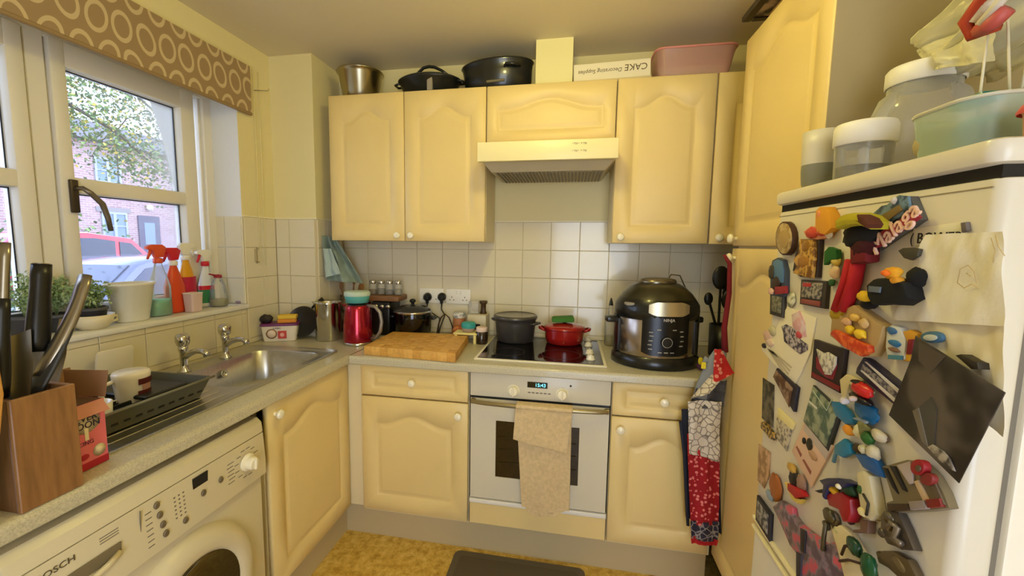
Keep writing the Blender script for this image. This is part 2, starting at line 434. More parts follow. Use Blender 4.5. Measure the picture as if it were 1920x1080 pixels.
for i, (z, s) in enumerate(((1.845, '~T~  ~T\u00b0'), (1.815, '~T~  ~T\u00b0'))):
    text('switch_marks', '\u2018\u2122\u2019 \u00b0\u2122', .02, GINK, hd, (1.61, -.4606, z), (R(90), 0, 0))
# flue duct boxing
tag(obj('wall_flue_boxing', bx(BM(), 1.395, 1.568, -.218, 0, ZT, H), mat('duct_cream', (240, 230, 170), .7), sm=False), kind='structure')

# tall larder unit at the right, doors face -x
XT = 2.192
u = thing('tall_cupboard', 'tall cream larder cupboard with two arched doors, beside the fridge', 'cupboard', (2.5, -.85, 0))
obj('cupboard_body', bx(BM(), XT+.022, XR-.01, -1.128, -.568, .15, 2.167), CARC, u, w=True, sm=False)
obj('side_panel', bx(BM(), XT+.004, XR-.01, -1.1325, -1.1285, 0, 2.35), mat('shaded_cream_side', (172, 156, 116), .6), u, w=True, sm=False)  # poor light on this side is put into its darker colour
obj('tall_plinth', bx(BM(), XT+.05, XR-.01, -1.128, -.568, 0, .15), MATS['beige_plinth'], u, w=True, sm=False)
front('upper_door', u, .562, .742, (XT+.021, -.567, 1.425), R(-90), (.036, .028), arch=.055, top=.13)
front('lower_door', u, .562, 1.25, (XT+.021, -.567, .166), R(-90), (.036, 1.215), arch=.055, top=.13)

# ================================================================ WORKTOP, SINK
def top_mat():
    mt = mat('speckled_worktop', (196, 184, 150), .3, coat=.2)
    N = mt.node_tree.nodes; L = mt.node_tree.links; b = N['Principled BSDF']
    t = N.new('ShaderNodeTexCoord'); n = N.new('ShaderNodeTexNoise'); n.inputs['Scale'].default_value = 260; n.inputs['Detail'].default_value = 5; n.inputs['Roughness'].default_value = .75
    r = N.new('ShaderNodeValToRGB'); L.new(t.outputs['Object'], n.inputs['Vector']); L.new(n.outputs[0], r.inputs[0])
    e = r.color_ramp.elements; e[0].position = .38; e[0].color = (*lin((176, 168, 142)), 1); e[1].position = .6; e[1].color = (*lin((206, 198, 170)), 1)
    L.new(r.outputs[0], b.inputs['Base Color']); return mt
TOPM = top_mat()
ZW = .91
def nosed(y_or_x, back, a0, a1, ax):
    "post-formed worktop cross-section: rounded front edge"
    p = [(back, .872), (back, ZW)]
    f = y_or_x; s = 1 if f > back else -1; r = .014
    for i in range(7):
        t = R(90-i*15); p.append((f-s*r+s*r*math.cos(t), ZW-r+r*math.sin(t)))
    p += [(f, .876), (f-s*.004, .872)]
    return prism(BM(), p, a0, a1, ax)
b = nosed(-.612, -.008, .6115, 2.188, 'x'); bx(b, 2.188, 2.80, -.55, -.008, .872, ZW)
wt = obj('worktop', b, TOPM)
tag(wt, 'speckled beige laminate worktop of the back run, carrying the hob', 'worktop')
# left worktop with sink cut-out: built of strips around the hole
SX0, SX1, SY0, SY1 = .075, .505, -1.565, -.56
b = BM(); p = []
r = .014
p = [(SX1, .872), (SX1, ZW)]
for i in range(7): t = R(90-i*15); p.append((.61-r+r*math.cos(t), ZW-r+r*math.sin(t)))
p += [(.61, .876), (.606, .872)]
prism(b, p, -2.6, -.609, 'y')
p2 = [(SX1, .872), (SX1, ZW), (.61, ZW), (.61, .872)]
bx(b, .003, SX0, -2.6, -.28, .872, ZW); bx(b, SX0, SX1, -2.6, SY0, .872, ZW); bx(b, SX0, SX1, SY1, -.28, .872, ZW)
bx(b, SX1, .61, -.609, -.28, .872, ZW); bx(b, .262, .61, -.28, -.008, .872, ZW)
bmesh.ops.remove_doubles(b, verts=b.verts, dist=1e-5)
wl_ = tag(obj('worktop', b, TOPM, sm=False), 'speckled beige laminate worktop of the left run, holding the sink', 'worktop')
tag(obj('joint_strip', bx(BM(), .610, .6125, -.60, -.30, ZW-.001, ZW+.001), mat('dark_joint', (70, 62, 52), .5), wl_, sm=False))
# ================================================================ OUTSIDE
def brick_mat():
    mt = mat('pink_red_brick', (196, 140, 124), .85)
    N = mt.node_tree.nodes; L = mt.node_tree.links; b = N['Principled BSDF']
    t = N.new('ShaderNodeTexCoord'); mp = N.new('ShaderNodeMapping'); mp.inputs['Rotation'].default_value = (R(90), 0, R(90))
    s = N.new('ShaderNodeSeparateXYZ'); c = N.new('ShaderNodeCombineXYZ')
    L.new(t.outputs['Object'], s.inputs[0]); L.new(s.outputs['Y'], c.inputs['X']); L.new(s.outputs['Z'], c.inputs['Y'])
    k = N.new('ShaderNodeTexBrick'); k.inputs['Scale'].default_value = 1; k.inputs['Brick Width'].default_value = .225; k.inputs['Row Height'].default_value = .075
    k.inputs['Mortar Size'].default_value = .008
    k.inputs['Color1'].default_value = (*lin((168, 128, 130)), 1); k.inputs['Color2'].default_value = (*lin((184, 148, 148)), 1); k.inputs['Mortar'].default_value = (*lin((196, 184, 186)), 1)
    L.new(c.outputs[0], k.inputs['Vector']); L.new(k.outputs['Color'], b.inputs['Base Color']); return mt
BRICK = brick_mat()
tag(obj('ground_outside', bx(BM(), -40, -.28, -10, 50, -.5, -.3), mat('tarmac', (80, 80, 84), .9), sm=False), kind='structure')
HX = -14
hs = thing('brick_house', 'pink-red brick house across the street, seen through the window', 'house', (HX-4, 9, -.3))
obj('house_wall', bx(BM(), HX-8, HX, -4, 26, -.3, 4.7), BRICK, hs, w=True, sm=False)
b = BM(); prism(b, [(HX-8.4, 4.65), (HX+.4, 4.65), (HX-4, 6.3)], -4.3, 26.3, 'y'); obj('house_roof', b, mat('grey_roof_tile', (112, 104, 104), .8, noise=.3, nscale=4), hs, w=True, sm=False)
def house_window(y0, y1, z0, z1):
    b = BM()
    for q in ((y0, y0+.07, z0, z1), (y1-.07, y1, z0, z1), ((y0+y1)/2-.05, (y0+y1)/2+.05, z0, z1)): bx(b, HX-.02, HX+.05, *q)
    for z in (z0, z1-.07, (z0+z1)/2-.02): bx(b, HX-.02, HX+.048, y0, y1, z, z+(.07 if z != (z0+z1)/2-.02 else .04))
    bx(b, HX, HX+.1, y0-.06, y1+.06, z0-.07, z0)
    f = obj('window', b, mat('white_paint', (168, 172, 176), .5), hs, w=True, sm=False)
    obj('window_pane', bx(BM(), HX-.01, HX+.02, y0+.05, y1-.05, z0+.05, z1-.05), mat('sky_reflecting_glass', (120, 140, 160), .08), f, w=True, sm=False)
    obj('lintel', bx(BM(), HX, HX+.03, y0-.15, y1+.15, z1, z1+.16), mat('pale_lintel', (150, 142, 140), .8), hs, w=True, sm=False)
for (y0, z0, z1) in ((9.5, 1.45, 2.4), (9.4, 3.35, 4.2), (12.9, 1.3, 2.5), (12.9, 3.35, 4.4), (5.2, 1.3, 2.5), (5.2, 3.35, 4.4), (16, 3.35, 4.4), (2, 3.35, 4.4), (2, 1.3, 2.5)):
    house_window(y0, y0+.85, z0, z1)
d = obj('front_door', bx(BM(), HX, HX+.05, 10.74, 11.56, -.28, 2.35), mat('grey_lilac_door', (92, 88, 108), .5), hs, w=True, sm=False)
obj('door_glazing', bx(BM(), HX+.05, HX+.055, 10.95, 11.35, 1.3, 2.1), mat('sky_reflecting_glass', (120, 140, 160), .08), d, w=True, sm=False)
b = BM(); ball(b, (HX+.12, 11.15, 2.66), .11); obj('wall_lamp', b, mat('opal_globe', (250, 246, 238), .4), hs, w=True)

def car(label, cx, y0, colr, zt=1.5, l=4.1, name='car'):
    u = thing(name, label, 'car', (cx, y0+l/2, -.3)); z = -.3
    pm = mat('paint_'+label.split()[0], colr, .25, coat=.8)
    def P_(a, h): return (y0+a*l, z+h*zt)
    body = [P_(0, .2), P_(0, .5), P_(.03, .58), P_(.22, .63), P_(.34, .93), P_(.42, .99), P_(.6, 1.0), P_(.78, .95), P_(.93, .64), P_(.985, .58), P_(1, .4), P_(1, .2)]
    b = BM(); prism(b, body, cx-.82, cx+.82, 'x', bev=.05); obj('car_body', b, pm, u, w=True)
    gl = mat('car_glass', (70, 76, 96), .06)
    for w in ([P_(.26, .645), P_(.36, .9), P_(.47, .94), P_(.47, .645)], [P_(.49, .645), P_(.49, .945), P_(.62, .945), P_(.7, .92), P_(.7, .645)], [P_(.72, .645), P_(.72, .915), P_(.77, .9), P_(.88, .66)]):
        b = BM(); prism(b, w, cx+.815, cx+.832, 'x'); obj('side_window', b, gl, u, w=True, sm=False)
    for w in ([P_(.225, .66), P_(.335, .93)], [P_(.925, .67), P_(.79, .945)]):
        b = BM(); s = -.012 if w[0][0] < w[1][0] else .012
        prism(b, [(w[0][0]+s, w[0][1]), (w[1][0]+s, w[1][1]), (w[1][0]-s, w[1][1]), (w[0][0]-s, w[0][1])], cx-.68, cx+.68, 'x'); obj('windscreen', b, gl, u, w=True, sm=False)
    for a in (.18, .8):
        for s in (-1, 1):
            b = BM(); lathe(b, [(.12, -.1), (.3, -.1), (.32, -.07), (.32, .07), (.3, .1), (.18, .1), (.16, .07)], seg=24)
            wo = obj('wheel', b, mat('tyre', (26, 26, 28), .8), u); wo.location = (s*.76, y0+a*l-(y0+l/2), .32); wo.rotation_euler = (0, R(90), 0)
    return u
car('red hatchback parked in the street outside the kitchen window', -7.3, 1.1, (190, 30, 60), 1.86, 4.1)
car('silver car parked in front of the red hatchback outside', -4.9, .95, (112, 114, 132), 1.50, 4.2)

def leaves(bm, c, rad, n, size, rnd, flat=1.0):
    for _ in range(n):
        v = Vector((rnd.gauss(0, .45), rnd.gauss(0, .45), rnd.gauss(0, .45)*flat))
        p = Vector(c)+Vector((v.x*rad, v.y*rad, v.z*rad)); s = size*rnd.uniform(.6, 1.3)
        m = Matrix.Translation(p) @ Euler((rnd.uniform(-1.2, 1.2), rnd.uniform(-1.2, 1.2), rnd.uniform(0, 6.3))).to_matrix().to_4x4()
        vs = [bm.verts.new(m @ Vector(q)) for q in ((0, 0, 0), (.32*s, .5*s, .06*s), (0, s, 0), (-.32*s, .5*s, .06*s))]
        f = bm.faces.new(vs); f.material_index = rnd.choice((0, 0, 0, 1, 1, 2))
LEAFM = [mat('leaf_green', (80, 106, 58), .6), mat('leaf_light', (128, 150, 76), .6), mat('leaf_yellow', (196, 172, 70), .6)]
rn = random.Random(3)
tr = thing('street_tree', 'leafy green and yellow tree whose branches hang outside the kitchen window', 'tree', (-6.2, 1.2, -.3))
b = BM(); tube(b, [(-6.2, 1.2, -.3), (-6.15, 1.25, 1.6), (-6.1, 1.5, 3.4), (-6.0, 1.9, 5.4)], [.2, .16, .13, .07], 10)
bark = mat('bark', (92, 80, 70), .9, noise=.3, nscale=20)
obj('trunk', b, bark, tr, w=True)
brs = [[(-6.1, 1.5, 3.4), (-6, 2.6, 4.2), (-6, 3.9, 4.1), (-6, 5.2, 3.4)], [(-6.05, 1.8, 4.6), (-6.2, 3, 5.2), (-6.1, 4.6, 4.9), (-6.1, 5.6, 4.2)],
       [(-6.12, 1.4, 2.9), (-5.9, 2.6, 3.6), (-5.8, 3.6, 3.2), (-5.8, 4.3, 2.7)], [(-6.1, 1.5, 3.4), (-5.6, .9, 4.0), (-5.4, .4, 4.2)], [(-6.1, 1.6, 3.8), (-5.7, 2.6, 4.7), (-5.6, 3.2, 4.9)]]
for q in brs:
    b = BM(); n = len(q); tube(b, q, [.055-.045*i/(n-1) for i in range(n)], 7)
    for i in range(1, n):
        for _ in range(4):
            p = Vector(q[i]); e = p+Vector((rn.uniform(-.5, .5), rn.uniform(-.3, .9), rn.uniform(-.9, .3))); tube(b, [p, (p+e)/2+Vector((0, 0, .08)), e], [.012, .009, .004], 5)
    obj('branch', b, bark, tr, w=True)
b = BM()
for q in brs:
    for i in range(1, len(q)):
        for k in range(3):
            c = Vector(q[i-1]).lerp(Vector(q[i]), (k+.5)/3); leaves(b, c+Vector((0, 0, -.15)), .62, 430, .066, rn, .85)
lo = obj('foliage', b, LEAFM, tr, w=True, sm=False); lo['kind'] = 'stuff'
for lab, c, rad, n in (('leafy green bush outside the left part of the window', (-3.2, .15, 1.0), .55, 1500), ('low green shrub below the far house window', (-11.5, 6.9, .9), .9, 1500)):
    u = thing('bush', lab, 'bush', (c[0], c[1], -.3))
    b = BM()
    for _ in range(12): tube(b, [(c[0], c[1], -.3), (c[0]+rn.uniform(-.2, .2), c[1]+rn.uniform(-.2, .2), .4), (c[0]+rn.uniform(-.4, .4), c[1]+rn.uniform(-.4, .4), c[2]+.2)], [.02, .014, .006], 5)
    obj('stem', b, bark, u, w=True)
    b = BM(); leaves(b, c, rad, n, .06 if rad < .8 else .14, rn); fo = obj('foliage', b, LEAFM[:2]+[LEAFM[0]], u, w=True, sm=False); fo['kind'] = 'stuff'

# ================================================================ BLIND
def blind_mat():
    mt = mat('brown_ring_fabric', (158, 128, 82), .85)
    N = mt.node_tree.nodes; L = mt.node_tree.links; b = N['Principled BSDF']
    def mth(op, a, c=None, d=None):
        n = N.new('ShaderNodeMath'); n.operation = op
        for i, v in enumerate((a, c, d)):
            if v is None: continue
            if isinstance(v, (int, float)): n.inputs[i].default_value = v
            else: L.new(v, n.inputs[i])
        return n.outputs[0]
    t = N.new('ShaderNodeTexCoord'); s = N.new('ShaderNodeSeparateXYZ'); L.new(t.outputs['Object'], s.inputs[0])
    cw, chh = .086, .118
    z = mth('DIVIDE', mth('ADD', s.outputs['Z'], -1.985), chh); row = mth('FLOOR', z); fz = mth('FRACT', z)
    y = mth('ADD', mth('DIVIDE', mth('ADD', s.outputs['Y'], 10), cw), mth('MULTIPLY', row, .42)); fy = mth('FRACT', y); cl = mth('FLOOR', y)
    cb = N.new('ShaderNodeCombineXYZ'); L.new(cl, cb.inputs[0]); L.new(row, cb.inputs[1])
    wn_ = N.new('ShaderNodeTexWhiteNoise'); L.new(cb.outputs[0], wn_.inputs['Vector'])
    sc = N.new('ShaderNodeSeparateColor'); L.new(wn_.outputs['Color'], sc.inputs[0])
    u = mth('ADD', mth('SUBTRACT', fy, .5), mth('MULTIPLY', mth('SUBTRACT', sc.outputs[0], .5), .06))
    v = mth('ADD', mth('SUBTRACT', fz, .5), mth('MULTIPLY', mth('SUBTRACT', sc.outputs[1], .5), .06))
    sk = mth('MULTIPLY', mth('SUBTRACT', sc.outputs[2], .5), .5)
    u2 = mth('ADD', u, mth('MULTIPLY', v, sk))
    r = mth('SQRT', mth('ADD', mth('MULTIPLY', u2, u2), mth('MULTIPLY', v, mth('MULTIPLY', v, .92))))
    ring = mth('MULTIPLY', mth('GREATER_THAN', r, .305), mth('LESS_THAN', r, .43))
    mx = N.new('ShaderNodeMixRGB'); L.new(ring, mx.inputs[0]); mx.inputs[1].default_value = (*lin((160, 134, 98)), 1); mx.inputs[2].default_value = (*lin((206, 184, 142)), 1)
    L.new(mx.outputs[0], b.inputs['Base Color']); return mt
bl = thing('roller_blind', 'brown roller blind with a pattern of pale oval rings, raised above the window', 'blind', (.02, -1.2, 2.04))
b = BM(); bx(b, .018, .021, -2.05, -.432, 2.05, 2.272); obj('blind_fabric', b, blind_mat(), bl, w=True, sm=False)
b = BM(); bx(b, .012, .026, -2.05, -.430, 2.040, 2.054, .003); obj('bottom_bar', b, mat('tan_bar', (150, 124, 86), .6), bl, w=True)
b = BM(); tube(b, [(.012, -2.05, 2.268), (.012, -.434, 2.268)], .0045, 10); obj('roller_tube', b, mat('cream_roller', (226, 210, 156), .5), bl, w=True)
for dy in (0, .035):
    b = BM(); tube(b, [(.012, -.405+dy, 2.27), (.012, -.40+dy, 1.9), (.012, -.403+dy, 1.5), (.012, -.402+dy, 1.30)], .0016, 5); obj('pull_cord', b, mat('pale_cord', (232, 220, 170), .6), bl, w=True)
b = BM(); bx(b, 0.003, .014, -.44, -.425, 1.32, 1.385, .003); tube(b, [(.01, -.432, 1.39), (.025, -.432, 1.385)], .003, 6); tube(b, [(.01, -.432, 1.315), (.025, -.432, 1.32)], .003, 6)
tag(obj('cord_cleat', b, mat('cleat_metal', (170, 156, 120), .4, .5)), 'small cord cleat on the tiles right of the window', 'cleat')
b = BM(); tube(b, [(0.001, -.385, 2.178), (.06, -.36, 2.18), (.062, -.355, 2.19)], .002, 6); tag(obj('wall_hook', b, mat('cleat_metal', (170, 156, 120))), 'thin metal hook in the wall right of the blind', 'hook')

# ================================================================ SINK
sk = thing('sink', 'stainless steel inset sink with one bowl and a ribbed drainer', 'sink', (.29, -1.07, .91))
b = BM(); zr = ZW+.004
def rr(x0, x1, y0, y1, r, n=6):
    o = []
    for cx, cy, a in ((x1-r, y0+r, -90), (x1-r, y1-r, 0), (x0+r, y1-r, 90), (x0+r, y0+r, 180)):
        for i in range(n+1): t = R(a+90*i/n); o.append((cx+r*math.cos(t), cy+r*math.sin(t)))
    return o
def loft(bm, loops, close_last=True, mi=0):
    vr = [[bm.verts.new(p) for p in lp] for lp in loops]
    for a, c in zip(vr, vr[1:]):
        for i in range(len(a)):
            j = (i+1) % len(a); f = bm.faces.new((a[i], a[j], c[j], c[i])); f.smooth = True; f.material_index = mi
    if close_last: bm.faces.new(vr[-1]).material_index = mi
    return vr
def z_(l, z): return [(p[0], p[1], z) for p in l]
BX0, BX1, BY0, BY1 = .145, .482, -1.10, -.600
out = rr(.055, .525, -1.60, -.535, .035); out2 = rr(.06, .52, -1.595, -.54, .03)
# deck: bridge the outer loop to the bowl rim
bowl = rr(BX0, BX1, BY0, BY1, .07)
loops = [z_(out, ZW), z_(out, ZW+.006), z_(out2, ZW+.007), z_(rr(.072, .508, -1.583, -.552, .03), ZW+.002)]
vr = loft(b, loops, close_last=False)
hole = loft(b, [z_(bowl, ZW+.002), z_(rr(BX0+.004, BX1-.004, BY0+.004, BY1-.004, .068), ZW-.004), z_(rr(BX0+.02, BX1-.02, BY0+.02, BY1-.02, .07), ZW-.13), z_(rr(BX0+.05, BX1-.05, BY0+.05, BY1-.05, .06), ZW-.155)])
es = [e for e in b.edges if e.is_boundary and all(abs(v.co.z-ZW-.002) < 1e-5 for v in e.verts)]
bmesh.ops.triangle_fill(b, use_beauty=True, edges=es)
bmesh.ops.recalc_face_normals(b, faces=b.faces)
for f in b.faces: f.normal_update()
obj('sink_top', b, STEEL, sk, w=True)
b = BM()
for i in range(9): x = .12+i*.042; bx(b, x, x+.016, -1.54, -1.15, ZW+.0015, ZW+.0040, .0015, 1)
obj('drainer_ribs', b, STEEL, sk, w=True)
b = BM(); lathe(b, [(.0005, 0), (.03, 0), (.035, .003), (.04, .003), (.042, 0)], (.32, -.85, ZW-.154), 24); obj('waste_plug', b, CHROME, sk, w=True)
b = BM(); lathe(b, [(.012, -.006), (.012, .0), (.017, .002), (.018, -.002)], seg=20, cap=True); o = obj('overflow', b, CHROME, sk, w=True)
o.matrix_parent_inverse = sk.matrix_basis.inverted() if False else Matrix.Translation(-sk.location); o.location = (BX0+.022, -.842, ZW-.045); o.rotation_euler = (0, R(80), 0)
def tap(loc, label):
    t = thing('tap', label, 'tap', loc, 0, 'chrome pillar taps on the sink')
    b = BM(); lathe(b, [(.024, 0), (.024, .004), (.015, .01), (.0125, .03), (.0125, .075), (.017, .088), (.017, .102)], seg=20); obj('tap_body', b, CHROME, t)
    b = BM(); lathe(b, [(.013, .100), (.021, .106), (.025, .12), (.0255, .138), (.020, .148), (.004, .150)], seg=10, cap=True); obj('tap_handle', b, CHROME, t)
    b = BM(); tube(b, [(.005, .0, .06), (.03, 0, .075), (.06, 0, .086), (.09, 0, .086), (.104, 0, .080), (.108, 0, .066)], [.0135, .0125, .0105, .0105, .012, .012], 12); obj('spout', b, CHROME, t)
tap((.118, -.985, ZW+.003), 'chrome pillar tap on the left, nearer to the drainer'); tap((.112, -.772, ZW+.003), 'chrome pillar tap on the right, nearer to the white food tub')

# ================================================================ HOB, OVEN, WASHER
hb = thing('hob', 'black glass ceramic hob with white frame and four white knobs', 'hob', (1.46, -.29, ZW))
b = BM(); bx(b, 1.178, 1.752, -.545, -.04, ZW, ZW+.008, .003, 2); obj('hob_frame', b, mat('cream_enamel', (240, 232, 205), .3), hb, w=True)
b = BM(); bx(b, 1.193, 1.738, -.53, -.052, ZW+.007, ZW+.0105); obj('hob_glass', b, mat('hob_black_glass', (9, 8, 8), .07, coat=.3), hb, w=True, sm=False)
for x, y, r in ((1.315, -.40, .075), (1.315, -.15, .09), (1.555, -.40, .09), (1.555, -.15, .075)):
    b = BM(); lathe(b, [(r, 0), (r, .0004), (r-.003, .0004), (r-.003, 0)], (x, y, ZW+.0105), 40, cap=False); obj('cooking_zone', b, mat('zone_print', (60, 34, 30), .3), hb, w=True, sm=False)
for y in (-.075, -.20, -.355, -.46):
    b = BM(); lathe(b, [(.019, 0), (.020, .004), (.017, .008), (.015, .018), (.012, .02), (.001, .0205)], (1.687, y, ZW+.0105), 20); bx(b, 1.683, 1.691, y-.014, y+.014, ZW+.026, ZW+.036, .002)
    obj('hob_knob', b, KNOB, hb, w=True)

ENAM = mat('oven_white', (216, 208, 184), .3, coat=.2)
ov = thing('oven', 'white built-in oven with digital clock and dark glass door', 'oven', (1.47, -.3, .27))
obj('oven_body', bx(BM(), 1.176, 1.764, -.56, -.05, .272, .868), mat('oven_case', (150, 145, 135), .6), ov, w=True, sm=False)
cp = obj('control_panel', bx(BM(), 1.1725, 1.7675, -.585, -.56, .762, .868, .003, 2), ENAM, ov, w=True)
b = BM(); x0, x1, z0, z1 = 1.176, 1.764, .294, .752; gx0, gx1, gz0, gz1 = 1.289, 1.646, .40, .658
for q in ((x0, gx0, z0, z1), (gx1, x1, z0, z1), (gx0, gx1, z0, gz0), (gx0, gx1, gz1, z1)): bx(b, q[0], q[1], -.588, -.562, q[2], q[3])
dr = obj('oven_door', b, ENAM, ov, w=True, sm=False)
obj('door_glass', bx(BM(), gx0-.004, gx1+.004, -.585, -.580, gz0-.004, gz1+.004), mat('oven_glass', (34, 24, 10), .06, coat=.5), dr, w=True, sm=False)
for z in (.47, .53, .585): obj('oven_rack', tube(BM(), [(gx0+.01, -.5865, z), (gx1-.01, -.5865, z)], .0012, 6), mat('rack_glint', (96, 80, 40), .3, .8), dr, w=True)
b = BM(); bx(b, 1.172, 1.768, -.592, -.565, .268, .288, .003, 2); obj('bottom_trim', b, mat('trim_white', (238, 234, 222), .35), ov, w=True)
obj('dark_gap', bx(BM(), 1.178, 1.762, -.575, -.56, .286, .296), BLACK, ov, w=True, sm=False)
obj('top_gap', bx(BM(), 1.178, 1.762, -.582, -.56, .750, .764), BLACK, ov, w=True, sm=False)
HM = mat('handle_bronze', (150, 136, 100), .3, .7)
b = BM(); n = 24; pts = []
for i in range(n+1):
    u = i/n; pts.append((1.186+u*.57, -.6-.024*math.sin(PI*u)**.45, .742))
tube(b, pts, .009, 10)
for x in (1.188, 1.754): bx(b, x-.01, x+.01, -.606, -.585, .732, .752, .003)
obj('door_handle', b, HM, ov, w=True)
for x in (1.364, 1.57):
    b = BM(); lathe(b, [(.026, 0), (.026, .003), (.022, .006), (.020, .022), (.016, .026), (.001, .027)], seg=24); bx(b, -.004, .004, -.02, .02, .018, .033, .003)
    xf(b, Matrix.Rotation(R(90), 4, 'X')); k = obj('oven_knob', b, KNOB, ov); k.location = (x-1.47, -.285, .529)
obj('clock_window', bx(BM(), 1.423, 1.508, -.5872, -.584, .817, .842), BLKGL, ov, w=True, sm=False)
text('clock_digits', '15:43', .021, mat('blue_led', (110, 215, 240), .4, emit=2.2), ov, (1.478, -.5876, .829), (R(90), 0, 0))
obj('indicator_lamp', lathe(BM(), [(.004, 0), (.004, .003)], (0, 0, 0), 12), DGREY, ov, loc=(1.604-1.47, -.285, .566), rot=(R(90), 0, 0))
for i in range(6): obj('button_mark', bx(BM(), 1.425+i*.017, 1.437+i*.017, -.5858, -.584, .792, .797), GINK, ov, w=True, sm=False)
obj('base_panel', bx(BM(), 1.1725, 1.7675, -.584, -.566, .166, .264, .002), CREAM, ov, w=True)

WM = mat('washer_white', (216, 204, 170), .35, coat=.2)
ws = thing('washing_machine', 'white front-loading washing machine under the left worktop', 'washing machine', (.3, -1.465, 0))
obj('washer_body', bx(BM(), .03, .592, -1.83, -1.168, 0.01, .655, .004, 2), WM, ws, w=True)
b = BM(); prism(b, [(.03, .655), (.612, .655), (.612, .70), (.606, .795), (.03, .795)], -1.832, -1.166, 'y', bev=.004); obj('control_fascia', b, WM, ws, w=True)
b = BM(); prism(b, [(.03, .798), (.606, .798), (.602, .83), (.585, .845), (.03, .847)], -1.832, -1.166, 'y', bev=.004); obj('washer_lid', b, WM, ws, w=True)
FA = -math.atan2(.006, .095)
def fas(name, bm, mt, y, z, dx=0):
    "a small piece on the sloping control fascia; local x runs along the fascia (+y), local z up it, local -y out of it"
    x = .612-(z-.70)*.063 if z > .70 else .612
    o = obj(name, bm, mt, ws); o.location = Vector((x+dx, y, z))-ws.location; o.rotation_euler = (R(3.6), 0, R(90)); return o
for y, z in ((-1.545, .773), (-1.540, .745), (-1.535, .717), (-1.530, .690), (-1.474, .688), (-1.413, .728), (-1.352, .732)):
    b = BM(); lathe(b, [(.0075, 0), (.0075, .003), (.006, .005), (.0004, .0052)], seg=18, sy=1.25); xf(b, Matrix.Rotation(R(90), 4, 'X')); fas('washer_button', b, mat('button_bronze', (112, 98, 74), .4), y, z)
fas('washer_display', bx(BM(), -.024, .024, -.002, .001, -.015, .015), BLKGL, -1.418, .768)
b = BM(); lathe(b, [(.028, 0), (.027, .006), (.021, .01), (.020, .026), (.017, .03), (.001, .031)], seg=28); bx(b, -.0045, .0045, -.019, .019, .024, .036, .003); xf(b, Matrix.Rotation(R(90), 4, 'X')); fas('programme_dial', b, KNOB, -1.248, .732)
for i in range(12):
    t = R(20+i*29); fas('dial_mark', bx(BM(), -.008, .008, -.0006, .001, -.0012, .0012), GINK, -1.248+.043*math.cos(t), .732+.043*math.sin(t))
for r in range(7): fas('programme_print', bx(BM(), -.012, .012, -.0006, .001, -.0011, .0011), GINK, -1.335+.004*(r % 2)+.02, .702+r*.0115) if r < 6 else None
for r in range(6):
    for c in range(3): fas('light_mark', bx(BM(), -.0025, .0025, -.0006, .001, -.0018, .0018), GINK, -1.497+c*.013, .708+r*.011)
for r in range(7): fas('option_print', bx(BM(), -.008, .008, -.0006, .001, -.0012, .0012), GINK, -1.567, .682+r*.014)
fas('fascia_seam', bx(BM(), -.0008, .0008, -.0006, .002, -.07, .048), GINK, -1.588, .738)
# soap drawer with finger recess
b = BM(); bx(b, -.055, .055, -.001, .001, -.022, .022); fas('drawer_recess', b, mat('recess_shadow', (122, 110, 84), .6), -1.690, .722)
b = BM(); tube(b, [(-.05, -.003, -.012), (-.02, -.008, -.010), (.02, -.008, -.002), (.05, -.003, .006)], .007, 10); fas('drawer_grip', b, WM, -1.690, .716)
for k in range(3): fas('drawer_print', bx(BM(), -.02, .02, -.0006, .001, -.0009, .0009), GINK, -1.655, .776-k*.006)
RX90 = Euler((R(90-3.6), 0, R(90)))
text('brand_lettering', 'BOSCH', .0175, mat('brand_grey', (90, 78, 58), .5), ws, (.6088, -1.756, .771), RX90, sx=1.2)
b = BM(); tube(b, [(.007*math.cos(2*PI*i/16), 0, .007*math.sin(2*PI*i/16)) for i in range(16)], .0007, 5, closed=True); fas('brand_mark', b, MATS['brand_grey'], -1.800, .771)
# door ring
b = BM()
lathe(b, [(.145, .0), (.142, .022), (.160, .036), (.192, .034), (.212, .018), (.218, 0)], seg=56, cap=False)
rg = obj('door_ring', b, WM, ws); rg.location = (.292, .012, .41); rg.rotation_euler = (0, R(90), 0)
b = BM(); lathe(b, [(.0005, .004), (.07, .006), (.120, .012), (.140, .024), (.146, .026)], seg=48, cap=False)
dg = obj('door_glass', b, mat('washer_glass', (30, 26, 18), .05, coat=.6), rg)
# floor mat
b = BM(); prism(b, rr(1.105, 1.69, -1.15, -.565, .03), .001, .010, 'z', bev=.003)
mt_ = thing('floor_mat', 'dark grey floor mat in front of the oven', 'mat', (1.4, -.86, 0))
obj('mat_body', b, mat('mat_rubber', (104, 94, 82), .8), mt_, w=True)
b = BM(); prism(b, rr(1.135, 1.66, -1.12, -.60, .02), .0095, .0125, 'z', bev=.001); obj('mat_pile', b, mat('mat_pile_grey', (98, 88, 76), .95, bump=.6, bscale=300), mt_, w=True)
